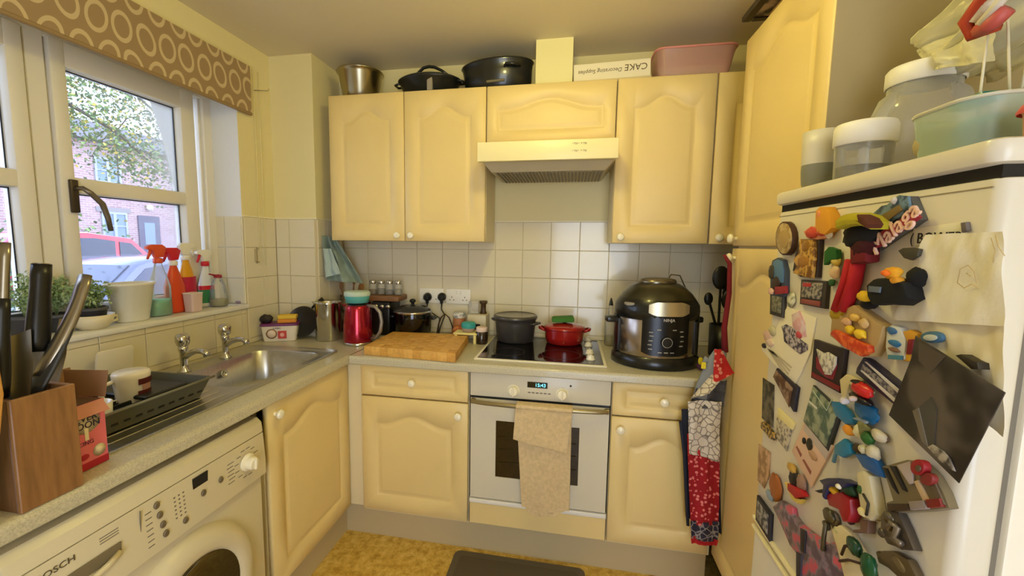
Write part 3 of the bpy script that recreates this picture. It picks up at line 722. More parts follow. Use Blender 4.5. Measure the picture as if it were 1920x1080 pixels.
# ================================================================ FRIDGE
FX = 2.10; FYA, FYB = -1.147, -1.727
FR = mat('fridge_white', (220, 213, 198), .3, coat=.15)
fr = thing('fridge_freezer', 'white fridge freezer covered in magnets, photos and papers', 'fridge', (2.4, -1.437, 0))
obj('fridge_body', bx(BM(), FX+.058, XR-.03, FYB+.003, FYA, .02, 1.525, .004, 2), mat('fridge_side', (236, 230, 214), .4), fr, w=True)
obj('door_seal', bx(BM(), FX+.05, FX+.058, FYB+.012, FYA-.01, .06, 1.512), mat('seal_grey', (120, 112, 98), .7), fr, w=True, sm=False)
b = BM(); prism(b, rr(FX, FX+.05, FYB, FYA, .016, 5), .70, 1.508, 'z', bev=.004); obj('upper_door', b, FR, fr, w=True)
b = BM(); prism(b, rr(FX, FX+.05, FYB, FYA, .016, 5), .06, .672, 'z', bev=.004); obj('freezer_door', b, FR, fr, w=True)
b = BM(); bx(b, FX-.006, FX+.04, FYB+.001, FYA-.001, .688, .70, .004, 2); bx(b, FX-.006, FX+.04, FYB+.001, FYA-.001, .664, .674, .004, 2); obj('handle_trim', b, mat('ivory_trim', (244, 232, 186), .4), fr, w=True)
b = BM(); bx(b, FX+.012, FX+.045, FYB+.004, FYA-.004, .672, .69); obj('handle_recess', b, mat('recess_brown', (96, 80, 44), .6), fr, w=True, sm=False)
b = BM(); bx(b, FX-.0008, FX+.002, FYB+.012, FYA-.006, 1.4965, 1.498); obj('door_line', b, mat('line_shadow', (150, 138, 108), .6), fr, w=True, sm=False)
b = BM(); prism(b, rr(FX-.012, XR-.02, FYB-.002, FYA+.002, .02, 5), 1.524, 1.556, 'z', bev=.009); obj('top_cap', b, FR, fr, w=True)
obj('cap_gap', bx(BM(), FX+.004, FX+.05, FYB+.008, FYA-.008, 1.507, 1.526), mat('gap_black', (22, 20, 16), .7), fr, w=True, sm=False)
obj('kick_plate', bx(BM(), FX+.03, XR-.05, FYB+.01, FYA-.01, 0, .06), BLACK, fr, w=True, sm=False)

def fp(px, py, t=0):
    q = at(px, py, 'x', FX-t); return (q.y, q.z)
def fpoly(pts, t):
    return [fp(x, y, t) for x, y in pts]
def epx(cx, cy, rx, ry, n=18, rot=0):
    c, s = math.cos(R(rot)), math.sin(R(rot))
    return [(cx+rx*math.cos(2*PI*i/n)*c-ry*math.sin(2*PI*i/n)*s, cy+rx*math.cos(2*PI*i/n)*s+ry*math.sin(2*PI*i/n)*c) for i in range(n)]
def cm(c, rough=.5, metal=0, noise=0): return mat('mag_%d_%d_%d' % c, c, rough, metal, noise, 60)
def pat(name, c1, c2, sc=70, c3=None):
    "mottled colour for a printed picture too small to read"
    if name in MATS: return MATS[name]
    mt = mat(name, c1, .45); N = mt.node_tree.nodes; L = mt.node_tree.links; b = N['Principled BSDF']
    t = N.new('ShaderNodeTexCoord'); n = N.new('ShaderNodeTexNoise'); n.inputs['Scale'].default_value = sc; n.inputs['Detail'].default_value = 3
    r = N.new('ShaderNodeValToRGB'); L.new(t.outputs['Object'], n.inputs['Vector']); L.new(n.outputs[0], r.inputs[0]); r.color_ramp.interpolation = 'EASE'
    e = r.color_ramp.elements; e[0].position = .4; e[0].color = (*lin(c1), 1); e[1].position = .6; e[1].color = (*lin(c2), 1)
    if c3: k = e.new(.5); k.color = (*lin(c3), 1)
    L.new(r.outputs[0], b.inputs['Base Color']); return mt
GRP = None
def mag(name, label, cat, layers, group='fridge door magnets'):
    xs = [p for l in layers[:1] for p in l[1]]
    c = at(sum(p[0] for p in xs)/len(xs), sum(p[1] for p in xs)/len(xs), 'x', FX)
    u = thing(name, label, cat, (FX, c.y, c.z), 0, group)
    for l in layers:
        nm, pts, t0, t1, mt = l[:5]
        b = BM()
        if len(l) > 5 and l[5] == 'ball':        # rounded relief: pts gives centre and one rim point for each axis
            (cx, cy), (rx, ry) = pts[0], pts[1]
            y, z = fp(cx, cy, t1*.6); y2 = fp(cx+rx, cy, t1*.6)[0]; z2 = fp(cx, cy+ry, t1*.6)[1]
            dd = (t1-t0)*.55
            ball(b, (FX-t0-dd/2, y, z), dd/2+.001, abs(y2-y)*.96, abs(z-z2), 16, 11)
            sd = Vector((cx*.37, cy*.21, rx))
            for v in b.verts:
                k = 1+.22*noise.noise(v.co*130+sd)+.12*noise.noise(v.co*300+sd)
                v.co = Vector((FX-t0-dd/2+(v.co.x-FX+t0+dd/2)*k, y+(v.co.y-y)*k, z+(v.co.z-z)*k)); v.co.x = min(v.co.x, FX)
        elif len(l) > 5 and l[5] == 'tube':
            tube(b, [(FX-t0, *fp(x, y, t0)) for x, y in pts], t1, 6)
        else:
            prism(b, fpoly(pts, t1), FX-t1, FX-t0, 'x', bev=min(.0012, (t1-t0)*.3) if len(l) < 6 else l[5])
        obj(nm, b, mt, u, w=True)
    return u
def ftext(nm, s, size, mt, par, px, py, t, ang, ext):
    y, z = fp(px, py, t)
    o = text(nm, s, size, mt, None, (0, 0, 0), (0, 0, 0), ext=ext)
    o.matrix_world = Matrix.Translation((FX-t, y, z)) @ Matrix.Rotation(R(-90), 4, 'Z') @ Matrix.Rotation(R(90), 4, 'X') @ Matrix.Rotation(R(ang), 4, 'Z')
    mw = o.matrix_world.copy(); o.parent = par; o.matrix_parent_inverse = Matrix.Translation(-par.location); o.matrix_basis = mw
    return o
def sub(pts, k, dx=0, dy=0):
    cx = sum(p[0] for p in pts)/len(pts); cy = sum(p[1] for p in pts)/len(pts)
    return [(cx+(x-cx)*k+dx, cy+(y-cy)*k+dy) for x, y in pts]
def B2(cx, cy, rx, ry): return [(cx, cy), (rx, ry)]
red, blk, wht, yel, org, grn, blu = (176, 24, 34), (22, 20, 22), (226, 220, 206), (222, 184, 30), (214, 92, 34), (28, 84, 38), (24, 104, 158)
tan, gold, gry, navy = (172, 142, 92), (150, 104, 34), (112, 104, 94), (36, 40, 70)

# papers first (they lie against the door)
def sheet(name, label, cat, pts, t, mt, crease=.004, seed=1, extra=None, group=None):
    "crumpled cloth or paper hanging on the door: a subdivided quad given as four pixel corners"
    rn_ = random.Random(seed); n = 22
    q = [at(x, y, 'x', FX-t) for x, y in pts]
    b = BM(); g = []
    for j in range(n+1):
        row = []
        for i in range(n+1):
            u, v = i/n, j/n
            p = q[0].lerp(q[1], u).lerp(q[3].lerp(q[2], u), v)
            h = crease*(noise.noise(Vector((u*5+seed, v*3, seed)))+.6*noise.noise(Vector((u*11, v*4+u*5, seed*2)))+.4)
            row.append(b.verts.new((p.x-max(0, h)-.0005, p.y, p.z+.001*noise.noise(Vector((u*4, seed, 0))))))
        g.append(row)
    for j in range(n):
        for i in range(n): b.faces.new((g[j][i], g[j][i+1], g[j+1][i+1], g[j+1][i]))
    bmesh.ops.recalc_face_normals(b, faces=b.faces); b.normal_update()
    o = obj(name, b, mt); tag(o, label, cat, group); return o
PAPER = mat('cream_tissue', (234, 228, 212), .85, bump=.3, bscale=120)
sheet('tea_towel', 'lower part of cream creased cloth behind the dark photograph on the fridge', 'cloth', [(1722, 600), (1886, 604), (1884, 820), (1760, 720)], .002, mat('cream_tissue_dark', (228, 216, 184), .85), .003, 5)
nap = sheet('paper_napkin', 'cream crumpled napkin with a faint line drawing, upper right of the fridge door', 'napkin', [(1738, 440), (1883, 434), (1886, 612), (1676, 600)], .008, PAPER, .0035, 2)
skt = mat('sketch_line', (200, 176, 126), .8)
for pts in ([(1795, 530), (1800, 505), (1815, 497), (1826, 508), (1832, 530)], [(1795, 530), (1808, 540), (1822, 532), (1834, 540)], [(1812, 512), (1820, 518)], [(1866, 440), (1872, 462), (1884, 480)], [(1858, 446), (1866, 470), (1862, 492)]):
    o = obj('drawn_line', tube(BM(), [(FX-.0125, *fp(x, y, .0125)) for x, y in pts], .0005, 5), skt, nap)
st = mag('label_strip', 'white strip with black letters half hidden by the crumpled napkin', 'label', [('strip_base', [(1712, 428), (1802, 416), (1804, 446), (1714, 462)], 0, .003, cm((236, 230, 206)))], None)
ftext('strip_lettering', '( BOWER', .022, INK, st, 1752, 447, .0036, 0, .0003)
mag('corner_clip', 'dark end clip of the white lettered strip', 'clip', [('clip_base', [(1800, 418), (1810, 416), (1812, 432), (1802, 436)], 0, .006, cm((110, 100, 96)))], None)

mag('round_plaque', 'round tan wooden plaque magnet with dark rim, top left of the fridge', 'magnet', [('plaque_rim', epx(1470, 447, 16, 32), 0, .013, cm((70, 40, 24))), ('plaque_face', epx(1469, 447, 14, 29), .013, .016, pat('plaque_tan', (158, 128, 72), (196, 172, 122), 60)), ('inner_ring', epx(1469, 448, 8.5, 17), .016, .018, cm((176, 146, 88)))])
mag('figure_magnet', 'yellow and red figurine magnet near the top of the fridge', 'magnet', [('pink_base', [(1506, 434), (1520, 424), (1550, 428), (1556, 444), (1530, 450), (1512, 446)], 0, .010, cm((222, 150, 110))), ('yellow_hair', [(1528, 424), (1529, 396), (1536, 388), (1548, 388), (1556, 402), (1558, 428), (1545, 440), (1532, 436)], .0, .018, cm((226, 158, 40))), ('face', B2(1538, 401, 5, 9), .012, .024, cm((238, 150, 90)), 'ball'), ('red_shell', B2(1522, 436, 12, 10), .008, .022, cm((200, 70, 52)), 'ball'), ('red_shell', B2(1538, 435, 8, 8), .008, .024, cm((200, 70, 52)), 'ball'), ('white_foot', B2(1552, 440, 7, 8), .004, .016, cm(wht), 'ball')])
mag('carved_magnet', 'golden brown carved relief magnet under the yellow figurine', 'magnet', [('carved_back', [(1500, 448), (1536, 450), (1531, 520), (1500, 519), (1486, 508), (1492, 470)], 0, .010, cm((50, 34, 22))), ('carved_front', [(1499, 448), (1524, 450), (1526, 480), (1521, 522), (1505, 518), (1486, 512), (1493, 500), (1487, 486), (1497, 476)], .01, .017, pat('gold_relief', (120, 76, 20), (206, 160, 72), 90)), ('carved_head', B2(1513, 462, 9, 11), .012, .024, cm(gold, .4), 'ball'), ('carved_belly', B2(1508, 490, 13, 12), .012, .024, cm((164, 112, 38), .4), 'ball')])
mag('oval_plaque', 'blue arched plaque magnet with small dark figures at the left edge', 'magnet', [('plaque_base', [(1444, 556), (1444, 505), (1448, 488), (1458, 483), (1468, 488), (1473, 508), (1472, 556)], 0, .010, cm((60, 70, 86))), ('blue_panel', [(1447, 530), (1446, 505), (1450, 490), (1458, 486), (1466, 490), (1469, 508), (1468, 530)], .01, .012, cm((82, 120, 158))), ('dark_figure', B2(1447, 510, 5, 14), .01, .02, cm((62, 54, 40)), 'ball'), ('dark_figure', B2(1456, 531, 8, 12), .01, .018, cm((52, 36, 30)), 'ball'), ('red_band', [(1452, 538), (1473, 536), (1473, 550), (1452, 552)], .01, .016, cm((150, 32, 42))), ('pale_flower', B2(1447, 546, 6, 6), .01, .018, cm((222, 180, 160)), 'ball')])
mag('picture_magnet', 'small square city picture magnet in grey and red', 'magnet', [('frame', [(1502, 524), (1550, 527), (1546, 579), (1499, 570)], 0, .008, cm((58, 52, 52))), ('picture', [(1504, 528), (1542, 531), (1538, 562), (1502, 557)], .008, .010, pat('city_print', (70, 72, 72), (170, 160, 148), 110)), ('red_caption', [(1502, 560), (1537, 565), (1536, 575), (1500, 568)], .008, .011, cm((140, 70, 64))), ('red_flag', [(1505, 530), (1520, 531), (1519, 538), (1504, 537)], .010, .0115, cm((180, 50, 54)))])
# long red doll
mag('doll_magnet', 'large soft doll magnet with knitted cap, black hair and long red trousers', 'magnet', [
    ('trouser_leg', [(1598, 488), (1588, 530), (1570, 582)], .015, .011, cm((180, 22, 36), .8), 'tube'), ('trouser_leg', [(1610, 488), (1602, 530), (1584, 582)], .015, .0115, cm((180, 22, 36), .8), 'tube'), ('red_jacket', [(1590, 460), (1622, 456), (1620, 492), (1590, 496)], .004, .030, cm((110, 16, 26), .8), .008),
    ('hair', B2(1594, 440, 30, 30), .004, .060, cm((20, 16, 14), .95), 'ball'), ('hair', B2(1604, 462, 20, 22), .004, .056, cm((60, 10, 14), .95), 'ball'),
    ('cap', [(1562, 430), (1563, 412), (1575, 402), (1592, 399), (1610, 404), (1624, 416), (1622, 430), (1602, 422), (1580, 424)], .012, .052, cm((176, 164, 32), .9), .008), ('cap_stripe', [(1604, 402), (1618, 408), (1626, 420), (1622, 428), (1608, 418)], .03, .054, cm((86, 40, 22), .9), .003),
    ('green_leaf', [(1545, 472), (1553, 463), (1567, 468), (1568, 486), (1556, 488), (1544, 497)], .004, .014, cm((30, 92, 34), .8)), ('pale_flower', B2(1564, 490, 8, 9), .004, .02, cm((214, 190, 90)), 'ball'), ('pale_hand', B2(1562, 510, 9, 13), .004, .018, cm((226, 196, 160)), 'ball'), ('green_leaf', B2(1558, 530, 6, 7), .004, .014, cm(grn), 'ball'),
    ('shoe', B2(1562, 590, 15, 12), .004, .034, cm((170, 140, 26), .7), 'ball'), ('shoe', B2(1580, 588, 12, 10), .004, .03, cm((170, 140, 26), .7), 'ball')])
m_ = mag('souvenir_magnet', 'souvenir magnet with blue buildings and raised white letters on a red band', 'magnet', [
    ('magnet_base', [(1624, 432), (1632, 412), (1680, 368), (1706, 368), (1724, 412), (1640, 470), (1630, 470)], 0, .012, cm((92, 90, 84))), ('blue_building', [(1627, 430), (1634, 402), (1652, 386), (1662, 384), (1684, 366), (1702, 368), (1706, 392), (1640, 440)], .012, .016, pat('blue_build', (36, 58, 82), (108, 134, 156), 60)),
    ('brown_roof', [(1651, 404), (1684, 384), (1690, 394), (1660, 416)], .016, .019, cm((122, 100, 56))), ('white_dome', B2(1679, 376, 6, 7), .012, .024, cm((200, 192, 186)), 'ball'),
    ('red_band', [(1628, 448), (1712, 396), (1722, 408), (1640, 466)], .012, .018, cm((156, 38, 54)))])
ftext('raised_letters', 'Malaga', .040, cm((236, 196, 176)), m_, 1676, 430, .0185, 37, .002)
mag('half_round_magnet', 'dark half-round magnet pinning the napkin', 'magnet', [('dark_half_disc', [(1683, 470), (1692, 465), (1708, 464), (1723, 467), (1719, 480), (1706, 488), (1694, 484)], .012, .018, cm((66, 62, 50)))])
mag('dark_doll', 'black soft doll magnet with orange flowers, lying on its side', 'magnet', [
    ('black_body', [(1622, 556), (1620, 534), (1634, 522), (1662, 520), (1690, 530), (1700, 560), (1680, 572), (1650, 570), (1630, 572)], .004, .034, cm((16, 17, 20), .9), .008), ('black_head', B2(1704, 520, 15, 19), .004, .04, cm((18, 18, 20), .95), 'ball'), ('black_arm', B2(1694, 545, 18, 22), .004, .034, cm((16, 16, 18), .95), 'ball'), ('black_foot', B2(1620, 570, 14, 10), .004, .03, cm((18, 16, 16), .9), 'ball'),
    ('orange_flower', B2(1672, 512, 14, 12), .02, .05, cm((224, 160, 34), .8), 'ball'), ('orange_flower', B2(1676, 512, 6, 6), .04, .056, cm((230, 110, 24), .8), 'ball'), ('orange_flower', B2(1682, 526, 9, 8), .02, .046, cm((214, 150, 40), .8), 'ball'), ('yellow_flower', B2(1622, 556, 13, 10), .02, .042, cm((226, 182, 36), .8), 'ball'), ('grey_label', [(1628, 536), (1650, 538), (1648, 549), (1627, 547)], .034, .037, cm((96, 106, 122)))])
mag('fruit_crate_magnet', 'tray magnet with yellow fruit and an orange front, under the red trousers', 'magnet', [
    ('tray', [(1560, 590), (1600, 572), (1655, 612), (1648, 640), (1630, 668), (1590, 655), (1556, 630)], 0, .018, cm((176, 146, 96))), ('orange_front', [(1556, 626), (1562, 618), (1626, 648), (1628, 660), (1612, 668), (1580, 650)], .018, .028, pat('orange_front', (190, 56, 22), (226, 110, 46), 80)),
    ('fruit', B2(1596, 618, 9, 8), .018, .036, cm(yel), 'ball'), ('fruit', B2(1614, 626, 11, 9), .018, .038, cm((230, 190, 40)), 'ball'), ('fruit', B2(1590, 604, 9, 8), .018, .034, cm((206, 160, 120)), 'ball'), ('fruit', B2(1622, 606, 9, 9), .018, .034, cm((204, 168, 110)), 'ball'), ('fruit', B2(1606, 596, 9, 7), .018, .032, cm((222, 180, 90)), 'ball')])
mag('blue_white_magnet', 'blue and white souvenir magnet left of the dark photograph', 'magnet', [('white_base', [(1662, 616), (1672, 609), (1686, 614), (1697, 640), (1695, 674), (1664, 672), (1660, 650)], 0, .012, cm((206, 210, 214))), ('blue_wave', B2(1674, 620, 11, 7), .01, .018, cm((58, 104, 156)), 'ball'), ('blue_wave', B2(1680, 644, 14, 6), .01, .018, cm((44, 110, 168)), 'ball'), ('brown_boat', B2(1678, 656, 12, 4), .01, .02, cm((130, 96, 74)), 'ball'), ('blue_caption', [(1664, 665), (1690, 667), (1689, 675), (1664, 673)], .012, .015, cm((70, 132, 160)))])
mag('letter_magnet', 'yellow, red and orange narrow magnet tucked beside the dark photograph', 'magnet', [('yellow_top', [(1692, 622), (1706, 618), (1720, 626), (1716, 638), (1700, 640)], 0, .010, cm((214, 158, 44))), ('red_stem', [(1702, 636), (1712, 636), (1708, 664), (1698, 664)], 0, .012, cm((130, 26, 40))), ('yellow_foot', [(1692, 662), (1706, 660), (1706, 677), (1694, 677)], 0, .01, cm((224, 168, 40)))])
mag('ring_magnet', 'blue and white oval magnet above the dark photograph', 'magnet', [('blue_ring', epx(1745, 632, 20, 11), 0, .010, cm((74, 116, 152))), ('pale_centre', epx(1743, 633, 13, 6), .010, .0115, cm((208, 214, 208)))])
mag('dark_peg', 'small dark peg at the upper edge of the dark photograph', 'peg', [('peg_body', [(1790, 666), (1800, 664), (1832, 680), (1834, 692), (1820, 692)], .002, .016, cm((44, 36, 24)))], None)
ph = mag('photograph', 'large dark black and white photograph with curled plastic sleeve', 'photograph', [
    ('print', [(1716, 629), (1884, 736), (1797, 906), (1666, 778), (1708, 672)], .020, .0215, pat('dark_photo', (20, 17, 16), (92, 84, 78), 7, (40, 35, 32))), ('grey_sky', [(1722, 640), (1772, 668), (1744, 700), (1722, 676)], .0215, .022, cm((84, 76, 70), .3), 0),
    ('sleeve_edge', [(1710, 770), (1722, 764), (1740, 840), (1728, 828)], .0215, .0235, cm((110, 104, 98), .25)), ('sleeve_fold', [(1722, 764), (1745, 744), (1756, 768), (1750, 850), (1740, 836)], .0215, .0225, cm((70, 66, 62), .2), 0),
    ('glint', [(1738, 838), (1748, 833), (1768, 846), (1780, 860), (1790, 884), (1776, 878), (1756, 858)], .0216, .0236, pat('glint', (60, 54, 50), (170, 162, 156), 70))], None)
mag('framed_card', 'black framed card magnet with a white figure on red', 'magnet', [('black_frame', [(1526, 636), (1583, 656), (1573, 737), (1520, 708)], 0, .009, cm((40, 28, 30))), ('red_lower', [(1521, 697), (1575, 725), (1573, 734), (1521, 706)], .009, .0105, cm((120, 24, 30))), ('red_ground', [(1530, 668), (1570, 684), (1562, 712), (1548, 708), (1530, 690)], .009, .010, cm((132, 28, 48))), ('white_figure', [(1530, 654), (1544, 662), (1552, 660), (1567, 669), (1566, 684), (1556, 703), (1546, 702), (1536, 680)], .010, .013, pat('white_fig', (150, 146, 140), (222, 216, 206), 120))])
tm = mag('street_sign_magnet', 'navy framed sign-shaped magnet with white stripes, tilted steeply', 'magnet', [('navy_frame', [(1618, 670), (1626, 674), (1712, 744), (1704, 762), (1682, 764), (1604, 700), (1606, 690)], 0, .012, cm((46, 42, 66))), ('grey_plate', [(1617, 682), (1690, 742), (1682, 756), (1613, 697)], .012, .014, pat('sign_grey', (70, 66, 86), (150, 144, 146), 140)), ('white_stripe', [(1620, 678), (1624, 678), (1694, 738), (1690, 744)], .014, .0155, cm((206, 200, 206))), ('white_stripe', [(1612, 694), (1616, 694), (1683, 752), (1680, 758)], .014, .0155, cm((206, 200, 206)))])
mag('bell_magnet', 'dark grey bell shaped end piece beside the tilted navy sign magnet', 'magnet', [('bell_body', [(1682, 764), (1690, 740), (1706, 730), (1718, 742), (1710, 764), (1696, 772)], .004, .014, cm((74, 66, 64))), ('brown_base', [(1666, 778), (1672, 764), (1712, 772), (1726, 830), (1700, 806)], .002, .010, pat('dark_lettered', (40, 34, 32), (126, 118, 112), 130))])
mag('greeting_card', 'white card with a pink and grey cartoon print and grey writing', 'card', [('card', [(1476, 574), (1530, 596), (1519, 660), (1488, 726), (1427, 655), (1450, 625)], .0, .003, cm((238, 228, 200))), ('pink_print', [(1484, 590), (1500, 582), (1510, 606), (1512, 632), (1494, 634), (1486, 612)], .003, .0036, pat('pink_print', (226, 204, 206), (220, 168, 176), 40)), ('grey_drawing', [(1464, 612), (1474, 608), (1490, 616), (1500, 636), (1514, 646), (1514, 656), (1500, 664), (1484, 652), (1470, 640), (1468, 622)], .0036, .0044, pat('grey_drawing', (60, 52, 70), (190, 180, 184), 130)), ('red_heart', B2(1497, 628, 6, 7), .003, .007, cm((190, 70, 80)), 'ball')] + [('print_line', [(1438+i*3, 656+i*2-2), (1440+i*3, 653+i*2-2), (1484+i*3-8, 706-i*6), (1482+i*3-8, 709-i*6)], .003, .0035, cm((190, 178, 150))) for i in range(4)], None)
mag('framed_magnet', 'small dark green framed picture magnet at the left edge of the door', 'magnet', [('frame', [(1444, 548), (1469, 551), (1466, 596), (1443, 589)], 0, .009, cm((58, 52, 42))), ('picture', [(1447, 554), (1465, 557), (1463, 588), (1446, 583)], .009, .0105, pat('green_pic', (84, 84, 64), (140, 136, 112), 90))])
mag('shell_magnet', 'small pale green shell magnet beside the dark green framed picture', 'magnet', [('shell', B2(1479, 561, 8, 14), 0, .014, pat('shell_green', (140, 140, 110), (216, 212, 184), 60), 'ball')])
mag('flower_magnet', 'pale pink and green flower magnet at the left edge, over the white card', 'magnet', [('petal', B2(1436, 630, 8, 10), 0, .012, cm((206, 170, 150)), 'ball'), ('petal', B2(1445, 620, 7, 9), 0, .013, cm((190, 180, 140)), 'ball'), ('petal', B2(1440, 642, 8, 8), 0, .012, cm((216, 190, 168)), 'ball'), ('dark_stub', B2(1430, 648, 4, 5), 0, .012, cm((40, 34, 30)), 'ball')])
mag('brown_photo_magnet', 'brown street photo magnet hanging below the white card', 'magnet', [('dark_edge', [(1456, 690), (1494, 726), (1487, 772), (1449, 706)], 0, .008, cm((40, 34, 44))), ('photo', [(1455, 694), (1486, 728), (1479, 764), (1449, 706)], .008, .0095, pat('brown_photo', (88, 56, 36), (150, 122, 100), 60))])
mag('strip_photo', 'narrow dark photo strip at the left edge of the door', 'photograph', [('strip_print', [(1430, 708), (1451, 722), (1449, 802), (1428, 784)], 0, .002, pat('strip_dark', (48, 42, 34), (98, 90, 70), 50))], None)
mag('bee_magnet', 'tiny gold and black magnet under the narrow dark photo strip', 'magnet', [('gold_body', [(1426, 792), (1432, 790), (1450, 814), (1450, 826), (1442, 822), (1426, 802)], 0, .008, pat('bee', (40, 34, 30), (190, 150, 70), 120))])
mag('notepaper', 'cream note with grey print, left of the map magnet', 'note', [('note_yellow', [(1458, 764), (1490, 794), (1484, 806), (1457, 782)], 0, .004, cm((240, 226, 160))), ('note_print', [(1456, 780), (1484, 802), (1474, 846), (1455, 820)], 0, .003, pat('note_print', (120, 112, 104), (206, 194, 170), 110))], None)
mag('tan_photo', 'tan photo strip low at the left edge of the door', 'photograph', [('tan_print', [(1422, 832), (1444, 848), (1442, 892), (1432, 916), (1420, 900)], 0, .002, pat('tan_print', (148, 112, 72), (200, 160, 124), 40))], None)
mag('map_magnet', 'grey-green landscape picture magnet in the middle of the door', 'magnet', [('dark_edge', [(1524, 722), (1576, 772), (1552, 846), (1506, 790)], 0, .006, cm((52, 56, 60))), ('landscape', [(1524, 724), (1571, 771), (1548, 838), (1506, 788)], .006, .0075, pat('landscape', (72, 96, 84), (152, 160, 138), 45)), ('white_path', [(1516, 750), (1532, 764), (1531, 768), (1515, 754)], .0075, .0082, cm((206, 206, 196))), ('thin_cord', [(1524, 732), (1550, 770), (1560, 748)], .0085, .0008, cm((200, 214, 210)), 'tube')])
mag('turtle_magnet', 'big blue turtle magnet with a red cap', 'magnet', [
    ('blue_belly', B2(1618, 772, 25, 22), .004, .026, cm((20, 98, 152), .35), 'ball'), ('blue_flipper', [(1556, 752), (1572, 754), (1590, 774), (1600, 796), (1584, 796), (1564, 778)], .003, .014, cm((34, 112, 162), .35), .003),
    ('cream_edge', [(1574, 712), (1586, 702), (1608, 712), (1630, 734), (1624, 742), (1592, 720), (1584, 748), (1577, 742)], .004, .014, cm((214, 202, 160))), ('red_cap', B2(1609, 731, 20, 14), .01, .044, cm((196, 36, 34), .3), 'ball'), ('cap_peak', B2(1604, 748, 22, 8), .008, .044, cm((18, 18, 26), .3), 'ball'), ('eye', B2(1583, 751, 6, 7), .02, .046, cm((200, 190, 190)), 'ball'), ('eye', B2(1606, 748, 4, 5), .03, .05, cm((200, 180, 170)), 'ball'), ('dark_top', B2(1603, 717, 11, 4), .01, .04, cm((30, 16, 20)), 'ball')])
mag('sea_creature_magnet', 'blue sea creature magnet with cream shells, green seaweed and an orange flower', 'magnet', [
    ('blue_tail', [(1600, 850), (1618, 852), (1636, 858), (1652, 884), (1656, 896), (1640, 892), (1616, 876)], .003, .016, cm((26, 84, 154), .35), .003), ('blue_fin', [(1564, 834), (1580, 822), (1590, 832), (1594, 850), (1578, 858), (1562, 850)], .003, .014, cm((32, 118, 160), .35), .003), ('fin_stripe', [(1562, 850), (1566, 852), (1562, 868), (1558, 866)], .003, .008, cm((90, 130, 150))),
    ('orange_flower', B2(1587, 806, 10, 10), .006, .024, cm((226, 150, 44)), 'ball'), ('seaweed', B2(1612, 806, 15, 16), .004, .026, cm((132, 128, 76)), 'ball'), ('seaweed', B2(1620, 820, 10, 12), .006, .032, cm((44, 96, 36)), 'ball'), ('cream_shell', B2(1640, 816, 14, 11), .004, .028, cm((204, 194, 172)), 'ball'), ('cream_shell', B2(1630, 848, 12, 14), .004, .028, cm((208, 200, 178)), 'ball'), ('cream_shell', B2(1604, 808, 7, 13), .006, .03, cm((206, 196, 150)), 'ball'), ('cream_shell', B2(1614, 842, 7, 9), .006, .028, cm((200, 196, 170)), 'ball'), ('brown_rim', B2(1652, 820, 7, 9), .002, .02, cm((110, 88, 66)), 'ball'), ('dark_gap', B2(1602, 840, 8, 9), .002, .018, cm((64, 50, 34)), 'ball'), ('silver_bar', [(1596, 784), (1604, 782), (1622, 790), (1620, 794)], .02, .026, cm((130, 140, 150)))])
pk = mag('pink_card', 'pink card with a small black animal drawing and red writing', 'card', [('card', [(1514, 776), (1562, 838), (1520, 914), (1484, 846)], 0, .004, cm((226, 190, 168))), ('grey_upper', [(1514, 778), (1560, 838), (1548, 862), (1506, 806)], .004, .0045, cm((200, 186, 182))), ('black_animal', B2(1517, 833, 6, 12), .004, .010, cm((48, 42, 30)), 'ball'), ('black_ear', B2(1507, 826, 3, 6), .004, .010, cm((24, 20, 18)), 'ball'), ('pink_feet', B2(1524, 854, 9, 8), .004, .008, cm((190, 150, 120)), 'ball')], None)
for pts in ([(1492, 838), (1494, 836), (1503, 852), (1501, 857)], [(1504, 862), (1507, 861), (1521, 884), (1519, 890)]):
    b = BM(); prism(b, fpoly(pts, .0046), FX-.0046, FX-.0040, 'x'); obj('red_writing', b, cm((150, 84, 72)), pk, w=True)
mag('figure_magnet', 'yellow, black and red little figure magnet left of the pink card', 'magnet', [('tan_head', B2(1480, 878, 9, 9), .002, .022, cm((190, 150, 70)), 'ball'), ('black_body', B2(1484, 898, 10, 18), .002, .02, cm((30, 24, 24)), 'ball'), ('pink_body', B2(1497, 904, 9, 16), .002, .022, cm((150, 116, 100)), 'ball'), ('red_skirt', [(1476, 906), (1500, 918), (1506, 930), (1490, 934), (1476, 918)], .004, .016, cm(red)), ('yellow_edge', [(1470, 904), (1476, 908), (1490, 934), (1502, 936), (1494, 944), (1484, 936)], .0, .012, cm((224, 196, 90)))])
mag('orange_figure', 'small orange brown figure magnet with a blue foot at the left edge', 'magnet', [('orange_body', B2(1448, 912, 12, 26), 0, .02, cm((160, 92, 40)), 'ball'), ('blue_foot', B2(1439, 928, 8, 9), 0, .016, cm((140, 156, 170)), 'ball')])
mag('toucan_magnet', 'navy, yellow, red and green parrot magnet', 'magnet', [
    ('red_body', [(1546, 924), (1576, 922), (1592, 936), (1594, 962), (1588, 978), (1578, 978), (1570, 956), (1552, 948)], .003, .024, cm((152, 20, 30), .4), .005), ('navy_wing', [(1534, 900), (1548, 896), (1570, 896), (1590, 906), (1580, 914), (1552, 912), (1544, 936), (1540, 930), (1542, 910)], .004, .028, cm((34, 38, 78), .4), .003), ('yellow_patch', B2(1562, 918, 13, 8), .014, .032, cm((206, 156, 24)), 'ball'), ('green_back', B2(1586, 916, 12, 15), .008, .034, cm((24, 60, 34)), 'ball'), ('white_spot', B2(1580, 913, 4, 5), .026, .037, cm((226, 216, 190)), 'ball'), ('dark_beak', [(1526, 920), (1540, 917), (1546, 922), (1534, 924)], .004, .012, cm((28, 28, 44))), ('dark_foot', B2(1587, 974, 8, 8), .002, .022, cm((60, 16, 30)), 'ball')])
